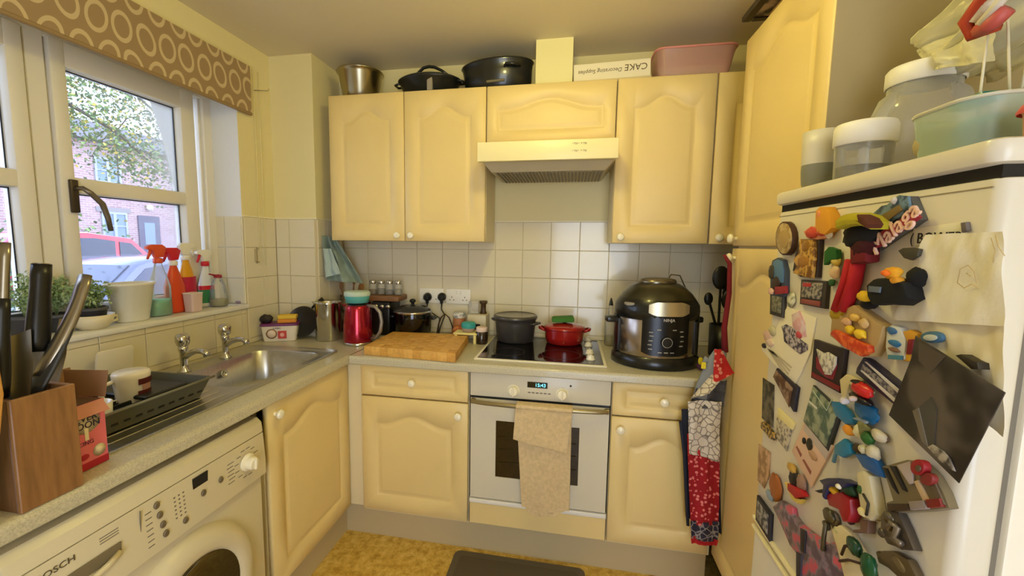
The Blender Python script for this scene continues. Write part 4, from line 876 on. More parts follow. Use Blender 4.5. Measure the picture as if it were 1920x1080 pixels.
mag('tower_magnet', 'tall cream tower relief magnet with a green leaf', 'magnet', [('cream_tower', [(1604, 886), (1616, 882), (1628, 892), (1636, 930), (1642, 966), (1630, 976), (1614, 968), (1608, 930)], 0, .018, cm((208, 198, 166)), .004), ('tower_shade', [(1628, 892), (1636, 900), (1648, 962), (1640, 976), (1634, 968)], 0, .012, cm((130, 104, 80))), ('green_leaf', B2(1616, 918, 6, 9), .014, .024, cm((50, 90, 44)), 'ball'), ('cream_rose', B2(1618, 960, 8, 8), .014, .028, cm((222, 206, 150)), 'ball'), ('dark_stem', [(1618, 926), (1628, 944), (1624, 966)], .02, .002, cm((44, 40, 34)), 'tube'), ('brown_boot', [(1614, 974), (1628, 976), (1626, 1000), (1598, 998), (1600, 993), (1612, 992)], .002, .014, cm((112, 82, 66)))])
mag('black_framed_photo', 'black framed photo magnet, lowest at the left edge above the handle', 'magnet', [('frame', [(1419, 928), (1445, 964), (1442, 1016), (1416, 974)], 0, .008, cm((28, 26, 34))), ('photo', [(1420, 938), (1440, 966), (1438, 1002), (1418, 972)], .008, .0095, pat('bw_photo', (62, 60, 62), (158, 152, 146), 80))])
mag('metal_flower_magnet', 'grey-green rose shaped metal magnet above the pink map magnet', 'magnet', [('metal_flower', B2(1549, 966, 11, 14), .004, .026, cm((98, 92, 72), .35, .6), 'ball'), ('metal_flower', B2(1558, 974, 9, 16), .0, .018, cm((118, 108, 92), .35, .6), 'ball'), ('metal_leaf', B2(1546, 984, 7, 8), .004, .02, cm((90, 84, 66), .35, .6), 'ball'), ('metal_stem', [(1549, 980), (1545, 1005), (1543, 1032)], .016, .004, cm((96, 88, 70), .35, .6), 'tube')])
mag('country_magnet', 'long pink and grey country-shaped picture magnet at the bottom', 'magnet', [('country_shape', [(1448, 950), (1464, 938), (1484, 952), (1486, 966), (1500, 984), (1534, 1010), (1545, 1022), (1562, 1016), (1578, 1044), (1588, 1090), (1496, 1090), (1494, 1040), (1480, 1022), (1462, 980)], 0, .012, pat('country_pink', (94, 76, 88), (196, 84, 104), 38, (130, 116, 128)), .002), ('black_strip', [(1500, 990), (1510, 996), (1508, 1038), (1500, 1032)], .012, .015, cm((34, 26, 32))), ('dark_strip', [(1492, 1034), (1502, 1040), (1500, 1092), (1492, 1090)], .004, .015, cm((48, 44, 54)))])
mag('frog_magnet', 'cream block magnet with two dark green frogs', 'magnet', [('cream_block', [(1558, 992), (1572, 984), (1590, 998), (1606, 1030), (1620, 1066), (1628, 1100), (1586, 1100), (1574, 1050)], 0, .016, cm((222, 208, 168)), .003), ('green_frog', B2(1596, 1024, 15, 16), .01, .036, cm((26, 66, 46), .25), 'ball'), ('green_frog', B2(1622, 1062, 16, 24), .01, .038, cm((24, 78, 46), .25), 'ball'), ('brown_twig', [(1578, 1040), (1584, 1024), (1600, 1022)], .022, .0025, cm((50, 32, 26)), 'tube'), ('brown_twig', [(1574, 1052), (1592, 1050), (1612, 1056)], .022, .0025, cm((60, 38, 36)), 'tube'), ('pale_patch', B2(1572, 996, 7, 7), .01, .02, cm((190, 190, 140)), 'ball')])
gm = mag('guitar_magnet', 'fan shaped souvenir magnet with brown stripes and a red guitar', 'magnet', [
    ('fan_base', [(1654, 874), (1664, 872), (1700, 862), (1728, 868), (1750, 890), (1768, 922), (1779, 952), (1740, 957), (1662, 962), (1662, 942), (1674, 938)], 0, .012, cm((120, 108, 84))), 
    ('dark_stripe', [(1653, 876), (1660, 878), (1682, 926), (1672, 914)], .012, .016, cm((30, 26, 24))), ('dark_stripe', [(1666, 873), (1676, 874), (1698, 922), (1690, 918)], .012, .016, cm((30, 26, 24))), ('pale_stripe', [(1680, 872), (1706, 864), (1712, 906), (1704, 908)], .012, .016, cm((176, 164, 166))), ('tan_stripe', [(1712, 902), (1720, 900), (1740, 938), (1730, 940)], .012, .016, cm((196, 170, 140))), ('grey_stripe', [(1740, 900), (1750, 900), (1770, 946), (1760, 948)], .012, .015, cm((104, 90, 74))),
    ('guitar_body', epx(1719, 876, 13, 15), .012, .022, cm((150, 28, 36))), ('guitar_body', epx(1736, 898, 12, 12), .012, .020, cm((128, 40, 40))), ('guitar_hole', epx(1720, 878, 5, 6), .022, .024, cm((90, 74, 56))), ('red_caption', [(1734, 936), (1760, 934), (1764, 950), (1738, 952)], .012, .018, cm((124, 30, 26))), ('grey_caption', [(1702, 940), (1730, 938), (1736, 954), (1706, 956)], .012, .018, cm((146, 134, 134))), ('brown_caption', [(1662, 944), (1700, 944), (1704, 956), (1664, 958)], .012, .018, cm((58, 42, 28)))])
mag('metal_figure', 'grey metal figure magnet curled like a seated monkey', 'magnet', [('metal_back', [(1650, 966), (1666, 956), (1682, 960), (1696, 990), (1712, 1032), (1690, 1030), (1662, 1020), (1648, 996)], 0, .014, cm((92, 84, 76), .35, .6), .004), ('metal_head', B2(1660, 970, 11, 12), .006, .03, cm((104, 96, 84), .3, .6), 'ball'), ('metal_head', B2(1650, 998, 7, 9), .006, .026, cm((90, 82, 72), .3, .6), 'ball'), ('metal_arm', [(1666, 992), (1672, 980), (1682, 990), (1676, 1008), (1690, 1020)], .02, .0045, cm((130, 120, 110), .3, .6), 'tube'), ('metal_belly', B2(1678, 1014, 16, 12), .004, .024, cm((110, 100, 86), .35, .6), 'ball')])
mag('lizard_magnet', 'brown grey lizard shaped metal magnet at the bottom right', 'magnet', [('lizard_body', [(1642, 1044), (1650, 1032), (1672, 1032), (1700, 1048), (1716, 1080), (1720, 1100), (1690, 1090), (1664, 1066), (1646, 1056)], 0, .014, cm((96, 82, 60), .4, .4), .004), ('lizard_head', B2(1650, 1044, 10, 9), .004, .022, cm((84, 74, 52), .4, .4), 'ball'), ('lizard_back', B2(1684, 1058, 20, 11), .006, .024, cm((112, 98, 72), .4, .4), 'ball')])
# ================================================================ SMALL THINGS
def xat(px, py, v): return at(px, py, 'y', v).x
def zat(px, py, v): return at(px, py, 'y', v).z
def lobj(nm, prof, mt, par, loc=(0, 0, 0), seg=32, **k):
    o = obj(nm, lathe(BM(), prof, (0, 0, 0), seg, **k), mt, par); o.location = loc; return o
def drape(name, c, mt, par=None, amp=.008, freq=4, seed=0, nx=26, nz=30, th=.002, label=None, cat=None, pinch=0, axis=Vector((0, -1, 0)), group=None, fine=.3):
    "hanging cloth between four world corners (top left, top right, bottom right, bottom left) with vertical folds"
    b = BM(); g = []; c = [Vector(q) for q in c]
    for j in range(nz+1):
        v = j/nz; row = []
        for i in range(nx+1):
            u = i/nx; p = c[0].lerp(c[1], u).lerp(c[3].lerp(c[2], u), v)
            f = math.sin(u*freq*2*PI+seed+1.5*noise.noise(Vector((u*2, v*3, seed))))*.6+noise.noise(Vector((u*freq*1.3, v*2.2, seed*3+1)))+fine*noise.noise(Vector((u*9, v*9, seed)))
            row.append(b.verts.new(p+axis*(amp*f)))
        g.append(row)
    for j in range(nz):
        for i in range(nx): b.faces.new((g[j][i], g[j][i+1], g[j+1][i+1], g[j+1][i]))
    bmesh.ops.recalc_face_normals(b, faces=b.faces); b.normal_update(); bmesh.ops.solidify(b, geom=b.faces[:], thickness=th)
    o = obj(name, b, mt, par, w=par is not None, sm=True)
    if label: tag(o, label, cat, group)
    return o
GZ = ZW   # worktop surface

# ---------------- on the wall cupboards
ZC = ZT
cy = -.14; cx = xat(676, 150, cy)
u = thing('steel_bowl', 'deep stainless steel bowl on the wall cupboards, nearest the window', 'bowl', (cx, cy, ZC))
lobj('bowl_body', [(.0005, 0), (.078, 0), (.088, .012), (.112, .135), (.121, .148), (.124, .150), (.122, .154), (.110, .148), (.086, .02), (.0005, .010)], mat('bowl_steel', (176, 166, 136), .25, 1), u, seg=40, cap=False)
BKP = mat('black_enamel', (26, 28, 28), .28, coat=.3)
cx = xat(806, 150, cy)
u = thing('casserole', 'dark casserole with raised arched lid handle on the wall cupboards', 'casserole', (cx, cy, ZC))
lobj('pot_body', [(.0005, 0), (.118, 0), (.126, .006), (.160, .078), (.168, .082), (.168, .088), (.15, .088), (.12, .01), (.0005, .008)], BKP, u, seg=40, cap=False, sy=.72)
lobj('lid', [(.166, .088), (.15, .098), (.06, .108), (.0005, .110)], BKP, u, seg=40, cap=False, sy=.72)
b = BM(); tube(b, [(-.115, 0, .098), (-.07, -.01, .125), (-.03, -.012, .155), (0, -.012, .160), (.03, -.012, .155), (.07, -.01, .135), (.11, 0, .108)], [.006, .007, .008, .008, .008, .007, .006], 10); obj('lid_handle', b, BKP, u)
for s in (-1, 1): b = BM(); tube(b, [(s*.155, -.03, .078), (s*.182, -.02, .074), (s*.182, .02, .074), (s*.155, .03, .078)], .006, 8); obj('side_handle', b, BKP, u)
obj('silver_label', bx(BM(), .02, .048, -.108, -.088, .01, .072, .002), mat('silver_tag', (188, 184, 176), .35, .7), u)
cx = xat(932, 140, cy)+.008
u = thing('roasting_tin', 'deep black oval roasting tin tilted on the wall cupboards beside the duct', 'roasting tin', (cx, cy, ZC), rot=(0, R(-3), 0))
lobj('tin_body', [(.0005, 0), (.150, 0), (.165, .008), (.172, .09), (.178, .125), (.184, .130), (.180, .136), (.168, .128), (.16, .02), (.0005, .012)], BKP, u, seg=44, cap=False, sy=.6, loc=(0, 0, .008))
b = BM(); tube(b, [(.05, -.095, .10), (.06, -.118, .104), (.10, -.112, .102), (.125, -.086, .10)], .0075, 8); obj('tin_handle', b, BKP, u)
obj('rim_highlight', bx(BM(), -.04, .05, -.108, -.098, .03, .042, .003), mat('enamel_highlight', (120, 112, 90), .3), u)  # painted highlight: a paler bar standing in for sheen on the tin
cx = (xat(1073, 140, -.2)+xat(1217, 140, -.2))/2
u = thing('storage_box', 'long white box with upside-down lettering on the wall cupboards', 'box', (cx, -.17, ZC), rot=(0, R(-1.5), 0))
obj('box_body', bx(BM(), -.165, .178, -.05, .08, .008, .098, .002), mat('white_card', (236, 226, 196), .6), u)
obj('box_lid_edge', bx(BM(), -.167, .180, -.052, .082, .006, .022, .001), mat('white_card_shadow', (220, 206, 170), .6), u)
text('box_lettering', 'CAKE', .040, mat('brown_ink', (96, 78, 48), .6), u, (.115, -.0506, .066), (R(90), R(180), 0), w=False, shear=.1)
text('box_lettering', 'Decorating Supplies', .0245, mat('brown_ink', (96, 78, 48)), u, (-.045, -.0506, .060), (R(90), R(180), 0), w=False, shear=.2)
PK = glass('pink_plastic', (234, 186, 168), .2, .38)
cx = (xat(1222, 140, -.15)+xat(1370, 140, -.15))/2
u = thing('plastic_tub', 'translucent pink plastic tub on the right wall cupboards', 'tub', (cx, -.15, ZC))
b = BM(); loft(b, [z_(rr(-.148, .140, -.085, .085, .03), .002), z_(rr(-.165, .160, -.1, .1, .04), .10), z_(rr(-.172, .168, -.106, .106, .04), .125)]); bmesh.ops.recalc_face_normals(b, faces=b.faces); 
b2 = b; obj('tub_body', b2, PK, u)
b = BM(); tube(b, [(x, y, .126) for x, y in rr(-.172, .168, -.106, .106, .04)], .005, 8, closed=True); obj('tub_rim', b, mat('pink_rim', (214, 140, 132), .35), u)
# picture frame lying on a box on the tall cupboard
u = thing('framed_picture', 'dark picture frame lying flat on top of the tall cupboard', 'picture frame', (2.35, -.75, 2.235), rot=(R(1), 0, 0))
b = BM()
for q in ((-.175, -.145, -.2, .2), (.145, .175, -.2, .2), (-.145, .145, .17, .2), (-.145, .145, -.2, -.17)): bx(b, q[0], q[1], q[2], q[3], 0, .02, .003)
obj('frame_moulding', b, mat('dark_wood', (44, 34, 20), .35), u)
obj('frame_picture', bx(BM(), -.147, .147, -.172, .172, .004, .012), pat('frame_print', (52, 44, 40), (190, 166, 130), 16), u, sm=False)
tag(obj('carton', bx(BM(), 2.24, 2.5, -.90, -.62, 2.169, 2.232, .002), mat('card_brown', (150, 116, 74), .8)), 'low cardboard carton on the tall cupboard under the picture frame', 'carton')

# ---------------- on the fridge
ZF = 1.5565
u = thing('tumbler', 'pale beaker with a grey lower half, far end of the fridge top', 'beaker', (2.150, -1.222, ZF))
lobj('beaker_upper', [(.0385, .054), (.040, .095), (.0405, .128), (.039, .128), (.037, .056)], mat('milky_plastic', (206, 200, 186), .35), u, cap=False)
lobj('beaker_lower', [(.0005, 0), (.031, 0), (.036, .010), (.0385, .038), (.0385, .054)], mat('grey_lower', (128, 128, 118), .35), u, cap=False)
u = thing('food_chopper', 'small clear chopper bowl with a white lid on the fridge', 'food chopper', (2.160, -1.350, ZF)); u.scale = (.76, .76, .88)
lobj('chopper_bowl', [(.0005, .002), (.058, .002), (.060, .01), (.062, .085)], CLEAR, u, cap=False)
lobj('chopper_lid', [(.062, .078), (.0665, .080), (.0665, .118), (.062, .126), (.05, .129), (.0005, .130)], WPLAST, u, cap=False)
lobj('spindle', [(.0005, .004), (.016, .004), (.012, .07), (.0005, .078)], WPLAST, u, seg=16)
for k in range(2):
    b = BM(); bx(b, .01, .052, -.002, .002, .018+.02*k, .034+.02*k); o = obj('blade', b, STEEL, u); o.rotation_euler = (0, R(8), R(30+170*k))
lobj('dark_base', [(.0005, .001), (.056, .001), (.058, .03), (.05, .032), (.0005, .032)], glass('smoky', (70, 66, 80), .1, .7), u, cap=False)
u = thing('storage_jar', 'large clear plastic jar with a white screw lid on the fridge', 'jar', (2.30, -1.275, ZF))
lobj('jar_body', [(.0005, .002), (.074, .002), (.080, .012), (.080, .150), (.070, .180), (.058, .190), (.058, .210)], CLEAR, u, cap=False, seg=40)
lobj('jar_lid', [(.060, .203), (.0625, .205), (.0625, .235), (.058, .241), (.0005, .243)], WPLAST, u, cap=False, seg=40)
u = thing('lidded_box', 'yellowish plastic food box standing behind the clear jar', 'food box', (2.50, -1.20, ZF), rot=(0, 0, R(12)))
b = BM(); loft(b, [z_(rr(-.07, .07, -.09, .03, .02), .001), z_(rr(-.085, .085, -.105, .04, .02), .13)]); bmesh.ops.recalc_face_normals(b, faces=b.faces); obj('box_body', b, mat('yellow_plastic', (226, 210, 150), .4), u)
b = BM(); prism(b, rr(-.09, .09, -.11, .045, .02), .13, .142, 'z', bev=.003); obj('box_lid', b, mat('yellow_plastic_lid', (236, 222, 170), .4), u)
u = thing('teal_tub', 'big frosted tub with teal contents at the front of the fridge top', 'tub', (2.210, -1.565, ZF))
fro = glass('frost_teal', (176, 196, 180), .35, .62)
b = BM(); loft(b, [z_(rr(-.072, .072, -.062, .062, .04), .001), z_(rr(-.080, .080, -.074, .074, .045), .075)], close_last=False); 
lp = [v for v in b.verts if v.co.z < .01]; b.faces.new(lp[::-1]); bmesh.ops.recalc_face_normals(b, faces=b.faces); obj('tub_body', b, fro, u)
b = BM(); tube(b, [(x, y, .076) for x, y in rr(-.080, .080, -.074, .074, .045)], .003, 6, closed=True); obj('tub_rim', b, FROST, u)
b = BM(); ball(b, (-.01, -.01, .034), .05, .045, .03); ball(b, (.03, -.035, .038), .035, .03, .03); obj('teal_contents', b, mat('teal_dark', (54, 110, 104), .6), u)
obj('beige_contents', ball(BM(), (-.03, .035, .032), .045, .045, .03), mat('beige_soft', (170, 156, 116), .7), u)
tag(obj('teal_clip', bx(BM(), 2.165, 2.195, -1.595, -1.535, ZF+.0775, ZF+.0925, .005, 2), mat('teal_plastic', (20, 112, 104), .3)), 'small teal lid resting across the frosted tub on the fridge', 'lid')
# crumpled plastic bag over the jar
b = BM(); bmesh.ops.create_icosphere(b, subdivisions=5, radius=1)
for v in b.verts:
    p = v.co.copy(); k = 1+.5*noise.noise(p*1.6+Vector((3, 1, 2)))+.3*noise.noise(p*4)+.14*abs(noise.noise(p*9))
    v.co = Vector((2.38+p.x*.10*k, -1.43+p.y*.20*k, 1.885+p.z*.085*k+p.y*-.085))
tag(obj('plastic_bag', b, glass('bag_film', (232, 226, 196), .3, .42)), 'crumpled translucent white plastic bag on the jars on the fridge', 'plastic bag')
drape('bag_flap', [(2.30, -1.235, 1.845), (2.30, -1.40, 1.86), (2.27, -1.46, 1.735), (2.27, -1.33, 1.77)], MATS['bag_film'], None, .012, 2, 4, label='loose flap of clear plastic film hanging below the bag', cat='plastic film', axis=Vector((-1, 0, 0)), th=.0006)
# ribbon and sticks
RB = mat('red_ribbon', (178, 62, 36), .5)
u = thing('ribbon_toy', 'red and white ribbon loop on thin white sticks standing in the tub', 'ribbon', (2.2, -1.60, ZF+.1))
for p0, p1 in (((2.185, -1.565, 1.60), (2.18, -1.572, 1.745)), ((2.20, -1.60, 1.60), (2.18, -1.60, 1.745)), ((2.20, -1.605, 1.60), (2.17, -1.66, 1.78))): obj('stick', tube(BM(), [p0, p1], .0018, 6), mat('white_stick', (226, 218, 190), .5), u, w=True)
for k, (pp, r_, m_2) in enumerate((([(2.17, -1.62, 1.80), (2.16, -1.59, 1.785), (2.155, -1.566, 1.755), (2.16, -1.572, 1.735), (2.17, -1.60, 1.735)], .009, RB), ([(2.18, -1.62, 1.775), (2.165, -1.585, 1.77), (2.16, -1.575, 1.75)], .008, WPLAST), ([(2.16, -1.585, 1.735), (2.155, -1.61, 1.733), (2.16, -1.625, 1.745)], .010, mat('pink_red', (186, 84, 76), .5)), ([(2.15, -1.60, 1.738), (2.15, -1.635, 1.76), (2.15, -1.66, 1.775)], .006, WPLAST))):
    obj('ribbon_band', tube(BM(), pp, r_, 8), m_2, u, w=True)
tag(obj('blue_oval', ball(BM(), (2.205, -1.655, 1.725), .010, .018, .026), mat('dark_blue_plastic', (34, 42, 104), .35)), 'dark blue oval cap at the right end of the fridge top', 'cap')
u = thing('pink_pot', 'small pink pot at the near end of the fridge top', 'pot', (2.17, -1.69, ZF)); u.scale = (.85, .85, .72)
lobj('pot_body', [(.0005, 0), (.024, 0), (.028, .05), (.03, .052)], mat('peach_plastic', (220, 166, 130), .4), u, cap=False)
lobj('pot_lid', [(.034, .048), (.035, .052), (.03, .064), (.012, .072), (.0005, .073)], mat('pink_lid', (206, 84, 84), .4), u, cap=False)
b = BM(); bmesh.ops.create_icosphere(b, subdivisions=5, radius=1)
for v in b.verts:
    p = v.co.copy(); k = 1+.35*noise.noise(p*1.7+Vector((4, 2, 1)))+.22*noise.noise(p*4.5)+.08*noise.noise(p*10); v.co = Vector((2.38+p.x*.055*k, -1.62+p.y*.07*k, max(ZF+.001, 1.645+p.z*.10*k)))
obj('dark_cloth', b, mat('grey_cloth', (96, 100, 86), .9))
tag(bpy.data.objects['dark_cloth'], 'dark grey-green bundle behind the ribbon on the fridge', 'cloth bundle')

# ---------------- tea towel on the cupboard end
TT = mat('sage_towel', (150, 168, 158), .9, noise=.25, nscale=14, bump=.5, bscale=200)
u = thing('tea_towel', 'sage green tea towel hanging by the left wall cupboard in the corner', 'tea towel', (.31, -.2, 1.44))
drape('towel_cloth', [(.262, -.235, 1.46), (.322, -.20, 1.45), (.44, -.12, 1.195), (.272, -.22, 1.215)], TT, u, .024, 2.0, 2, axis=Vector((.4, -.9, 0)))
drape('towel_fold', [(.275, -.25, 1.39), (.315, -.24, 1.39), (.365, -.24, 1.255), (.285, -.25, 1.235)], mat('sage_light', (168, 186, 186), .9, bump=.5, bscale=200), u, .008, 1.4, 7)

# ---------------- corner of the worktop
u = thing('steel_pitcher', 'tall stainless steel pitcher with a pouring lip in the corner', 'pitcher', (.335, -.32, GZ))
lobj('pitcher_body', [(.0005, 0), (.062, 0), (.065, .004), (.066, .195), (.069, .202), (.067, .203), (.063, .195), (.061, .01), (.0005, .008)], CHROME, u, cap=False, seg=36)
b = BM(); prism(b, [(-.060, .18), (-.090, .200), (-.060, .203)], -.014, .014, 'y'); obj('pouring_lip', b, CHROME, u)
MR = mat('metallic_red', (168, 16, 44), .22, .75, coat=.6)
u = thing('toaster', 'red toaster with a chrome lever, half hidden behind the kettle', 'toaster', (.455, -.20, GZ))
obj('toaster_body', bx(BM(), -.05, .035, -.07, .08, .008, .19, .02, 3), MR, u)
obj('toaster_top', bx(BM(), -.04, .025, -.055, .065, .188, .200, .006, 2), mat('bright_red', (206, 40, 40), .35), u)
b = BM(); tube(b, [(-.04, -.073, .165), (-.005, -.078, .165), (-.003, -.078, .05)], .0045, 8); obj('lever', b, mat('pale_metal', (206, 200, 204), .3, .6), u)
u = thing('kettle', 'metallic red jug kettle with a curved silver handle', 'kettle', (.533, -.375, GZ))
lobj('kettle_base', [(.0005, 0), (.070, 0), (.073, .004), (.072, .014), (.066, .018)], CHROME, u, cap=False)
lobj('kettle_body', [(.072, .016), (.074, .022), (.071, .10), (.062, .185), (.058, .197), (.05, .202)], MR, u, cap=False, seg=40)
lobj('kettle_lid', [(.052, .200), (.05, .206), (.02, .212), (.0005, .213)], BLACK, u, cap=False)
b = BM(); tube(b, [(.055, .0, .198), (.095, 0, .195), (.122, 0, .165), (.130, 0, .12), (.122, 0, .07), (.10, 0, .035), (.07, 0, .03)], [.008, .009, .009, .009, .009, .008, .007], 10); obj('kettle_handle', b, mat('handle_grey', (150, 144, 136), .35, .5), u)
b = BM(); prism(b, [(-.055, .185), (-.075, .202), (-.04, .203)], -.02, .02, 'y'); obj('spout', b, MR, u)
u = thing('food_tub', 'teal and white round tub standing on the red kettle', 'tub', (.533, -.375, GZ+.2135))
lobj('tub_body', [(.0005, 0), (.056, 0), (.062, .034), (.062, .036)], mat('teal_tub', (92, 176, 172), .45), u, cap=False)
lobj('tub_lid', [(.0635, .034), (.065, .036), (.064, .052), (.058, .056), (.0005, .056)], mat('mint_lid', (188, 208, 192), .45), u, cap=False)
u = thing('utensil_jar', 'dark mottled pot of wooden utensils in front of the sage towel', 'utensil pot', (.325, -.075, GZ))
lobj('pot_body', [(.0005, 0), (.05, 0), (.055, .02), (.052, .2), (.054, .21), (.048, .21), (.046, .02), (.0005, .015)], pat('cow_mottle', (30, 26, 24), (150, 126, 100), 22), u, cap=False)
for k, (a, l_) in enumerate(((-14, .30), (6, .33), (18, .29))):
    b = BM(); tube(b, [(0, 0, .02), (0, 0, l_-.05)], .005, 8); ball(b, (0, 0, l_-.02), .018, .006, .034); o = obj('wooden_spoon', b, mat('spoon_wood', (150, 106, 62), .6), u); o.rotation_euler = (R(4*k-4), R(a), 0)
# black appliance with a board and glass jars
u = thing('black_appliance', 'black box-shaped appliance with small chrome knobs behind the kettle', 'appliance', (.56, -.10, GZ))
obj('appliance_body', bx(BM(), -.055, .055, -.07, .085, .004, .19, .012, 2), BLACK, u)
for k in range(3): o = lobj('chrome_knob', [(.012, 0), (.011, .012), (.0005, .013)], CHROME, u, seg=16); o.location = (-.02+k*.035, -.07, .165); o.rotation_euler = (R(90), 0, 0)
WD = mat('brown_wood', (138, 96, 60), .5, noise=.25, nscale=30, stretch=(1, 8, 8))
tag(obj('wooden_board', bx(BM(), .46, .665, -.165, -.03, GZ+.192, GZ+.222, .006, 2), WD), 'small brown wooden board lying on the black appliance', 'board')
for k in range(4):
    u = thing('glass_jar', ['small glass jar on the wooden board, nearest the towel', 'second glass jar from the towel on the wooden board', 'third glass jar from the towel on the wooden board', 'glass jar at the right end of the wooden board'][k], 'jar', (.486+k*.051, -.10, GZ+.2225), 0, 'glass jars on the wooden board')
    lobj('jar_glass', [(.0005, .001), (.021, .001), (.0225, .006), (.0225, .055), (.018, .064)], CLEAR, u, cap=False, seg=20)
    lobj('jar_contents', [(.0005, .002), (.020, .002), (.020, .028+.006*(k % 2)), (.0005, .03)], cm([(90, 70, 60), (70, 60, 56), (60, 46, 66), (150, 140, 110)][k]), u, cap=False, seg=16)
    lobj('jar_lid', [(.0205, .062), (.021, .063), (.021, .078), (.019, .081), (.0005, .082)], CHROME, u, cap=False, seg=20)
# slow cooker
u = thing('slow_cooker', 'black round slow cooker with a glass lid and chrome rim', 'slow cooker', (.735, -.13, GZ))
lobj('cooker_foot', [(.0005, 0), (.085, 0), (.09, .008)], BLACK, u, cap=False)
lobj('cooker_body', [(.09, .006), (.102, .015), (.106, .125), (.104, .138)], BLKGL, u, cap=False, seg=40)
lobj('chrome_rim', [(.106, .134), (.110, .138), (.109, .144), (.102, .146)], CHROME, u, cap=False, seg=40)
lobj('lid', [(.103, .144), (.098, .154), (.06, .172), (.0005, .178)], glass('dark_lid_glass', (60, 60, 64), .05, .75), u, cap=False, seg=40)
lobj('lid_knob', [(.010, .176), (.009, .186), (.017, .192), (.017, .202), (.008, .208), (.0005, .208)], BLACK, u, cap=False, seg=20)
for s in (-1, 1): obj('side_handle', bx(BM(), s*.118-.016, s*.118+.016, -.03, .03, .10, .116, .005, 2), BLACK, u)
# sockets and plugs
def socket(x, z, label):
    u = thing('power_socket', label, 'socket', (x, -.0075, z))
    obj('socket_plate', bx(BM(), -.073, .073, -.009, 0, -.043, .043, .004, 2), WPLAST, u)
    for s in (-1, 1):
        obj('socket_switch', bx(BM(), s*.012-.006, s*.012+.006, -.0125, -.008, .014, .032, .0015), WPLAST, u)
        for dx, dz, w_, h_ in ((0, .008, .004, .008), (-.011, -.008, .007, .0045), (.011, -.008, .007, .0045)): obj('pin_hole', bx(BM(), s*.038+dx-w_/2, s*.038+dx+w_/2, -.0094, -.006, dz-.012-h_/2, dz-.012+h_/2), DGREY, u, sm=False)
    return u
socket(.806, 1.125, 'white double socket with two black plugs'); socket(.965, 1.125, 'empty white double socket beside the coffee grinder')
for k, (px, py, tail) in enumerate(((801, 557, [(.862, -.04, 1.0), (.856, -.05, .93), (.862, -.05, .915)]), (828, 557, [(.895, -.045, 1.02), (.875, -.07, .955), (.868, -.08, .92)]))):
    p = at(px, py, 'y', -.03)
    u = thing('plug', ['black plug in the left half of the double socket', 'black plug in the right half of the double socket'][k], 'plug', (p.x, -.0165, p.z))
    b = BM(); lathe(b, [(.024, 0), (.025, .004), (.023, .02), (.014, .032), (.0005, .034)], seg=20); xf(b, Matrix.Rotation(R(90), 4, 'X')); bx(b, -.008, .008, -.022, -.004, -.038, 0, .003); obj('plug_body', b, BLACK, u)
    b = BM(); tube(b, [(p.x, -.03, p.z-.036), (p.x, -.035, p.z-.07)]+tail, .0035, 8); obj('plug_cable', b, BLACK, u, w=True)
b = BM(); tube(b, [(.86, -.09, .915), (.865, -.07, .97), (.88, -.07, 1.01), (.90, -.065, 1.03), (.925, -.065, 1.01), (.945, -.065, .96), (.95, -.06, .915)], .0035, 8)
tag(obj('cable', b, mat('brown_cable', (62, 40, 30), .5)), 'dark looped power cable below the double sockets', 'cable')
# grinder, jars, yellow stand
u = thing('coffee_grinder', 'beige coffee grinder with a clear hopper beside the sockets', 'coffee grinder', (1.10, -.085, GZ))
obj('grinder_body', bx(BM(), -.055, .052, -.05, .055, 0, .135, .010, 2), mat('beige_plastic', (206, 194, 160), .4), u)
obj('grinder_hopper', bx(BM(), -.05, .005, -.035, .04, .136, .205, .006, 2), CLEAR, u)
b = BM(); lathe(b, [(.02, .136), (.014, .150), (.014, .185), (.022, .195), (.022, .205), (.0005, .206)], (.026, 0, 0), 20); obj('brown_grip', b, mat('dark_brown', (72, 50, 26), .4), u)
obj('dark_outlet', bx(BM(), -.03, .02, -.058, -.048, .055, .085, .004), BLACK, u)
u = thing('white_jar', 'small white jar with grey print below the empty socket', 'jar', (.985, -.07, GZ))
lobj('jar_body', [(.0005, 0), (.03, 0), (.034, .01), (.034, .10), (.03, .108)], mat('terracotta_jar', (180, 118, 74), .5), u, cap=False)
lobj('jar_lid', [(.035, .104), (.036, .106), (.036, .13), (.03, .135), (.0005, .135)], pat('white_print', (150, 156, 150), (236, 228, 220), 60), u, cap=False)
tag(obj('orange_bag', ball(BM(), (1.0, -.13, GZ+.034), .04, .03, .036), pat('orange_wrap', (160, 84, 40), (208, 130, 70), 50)), 'small orange brown packet behind the yellow stand', 'packet')
u = thing('yellow_stand', 'small pale yellow stand behind the chopping board', 'stand', (1.065, -.21, GZ))
obj('stand_top', bx(BM(), -.065, .062, -.045, .045, .046, .056, .003), mat('pale_yellow', (240, 226, 150), .5), u)
for x in (-.05, .05):
    for y in (-.035, .035): obj('leg', bx(BM(), x-.007, x+.007, y-.007, y+.007, 0, .046, .001), MATS['pale_yellow'], u)
u = thing('teal_lidded_jar', 'small glass jar with a teal lid on the yellow stand', 'jar', (1.072, -.205, GZ+.0565))
lobj('jar_glass', [(.0005, .001), (.03, .001), (.034, .01), (.034, .022)], mat('pinkish_contents', (176, 150, 130), .4), u, cap=False)
lobj('jar_lid', [(.036, .02), (.038, .024), (.038, .044), (.03, .05), (.0005, .05)], mat('teal_lid', (56, 158, 154), .4), u, cap=False)
u = thing('dark_spice_jar', 'dark brown jar with a white lid beside the hob', 'jar', (1.146, -.222, GZ))
lobj('jar_body', [(.0005, 0), (.03, 0), (.032, .006), (.032, .06), (.026, .066)], mat('dark_jar', (44, 30, 20), .15, coat=.5), u, cap=False)
lobj('jar_lid', [(.028, .064), (.029, .066), (.029, .085), (.024, .088), (.0005, .088)], mat('pinkish_lid', (232, 206, 190), .4), u, cap=False)

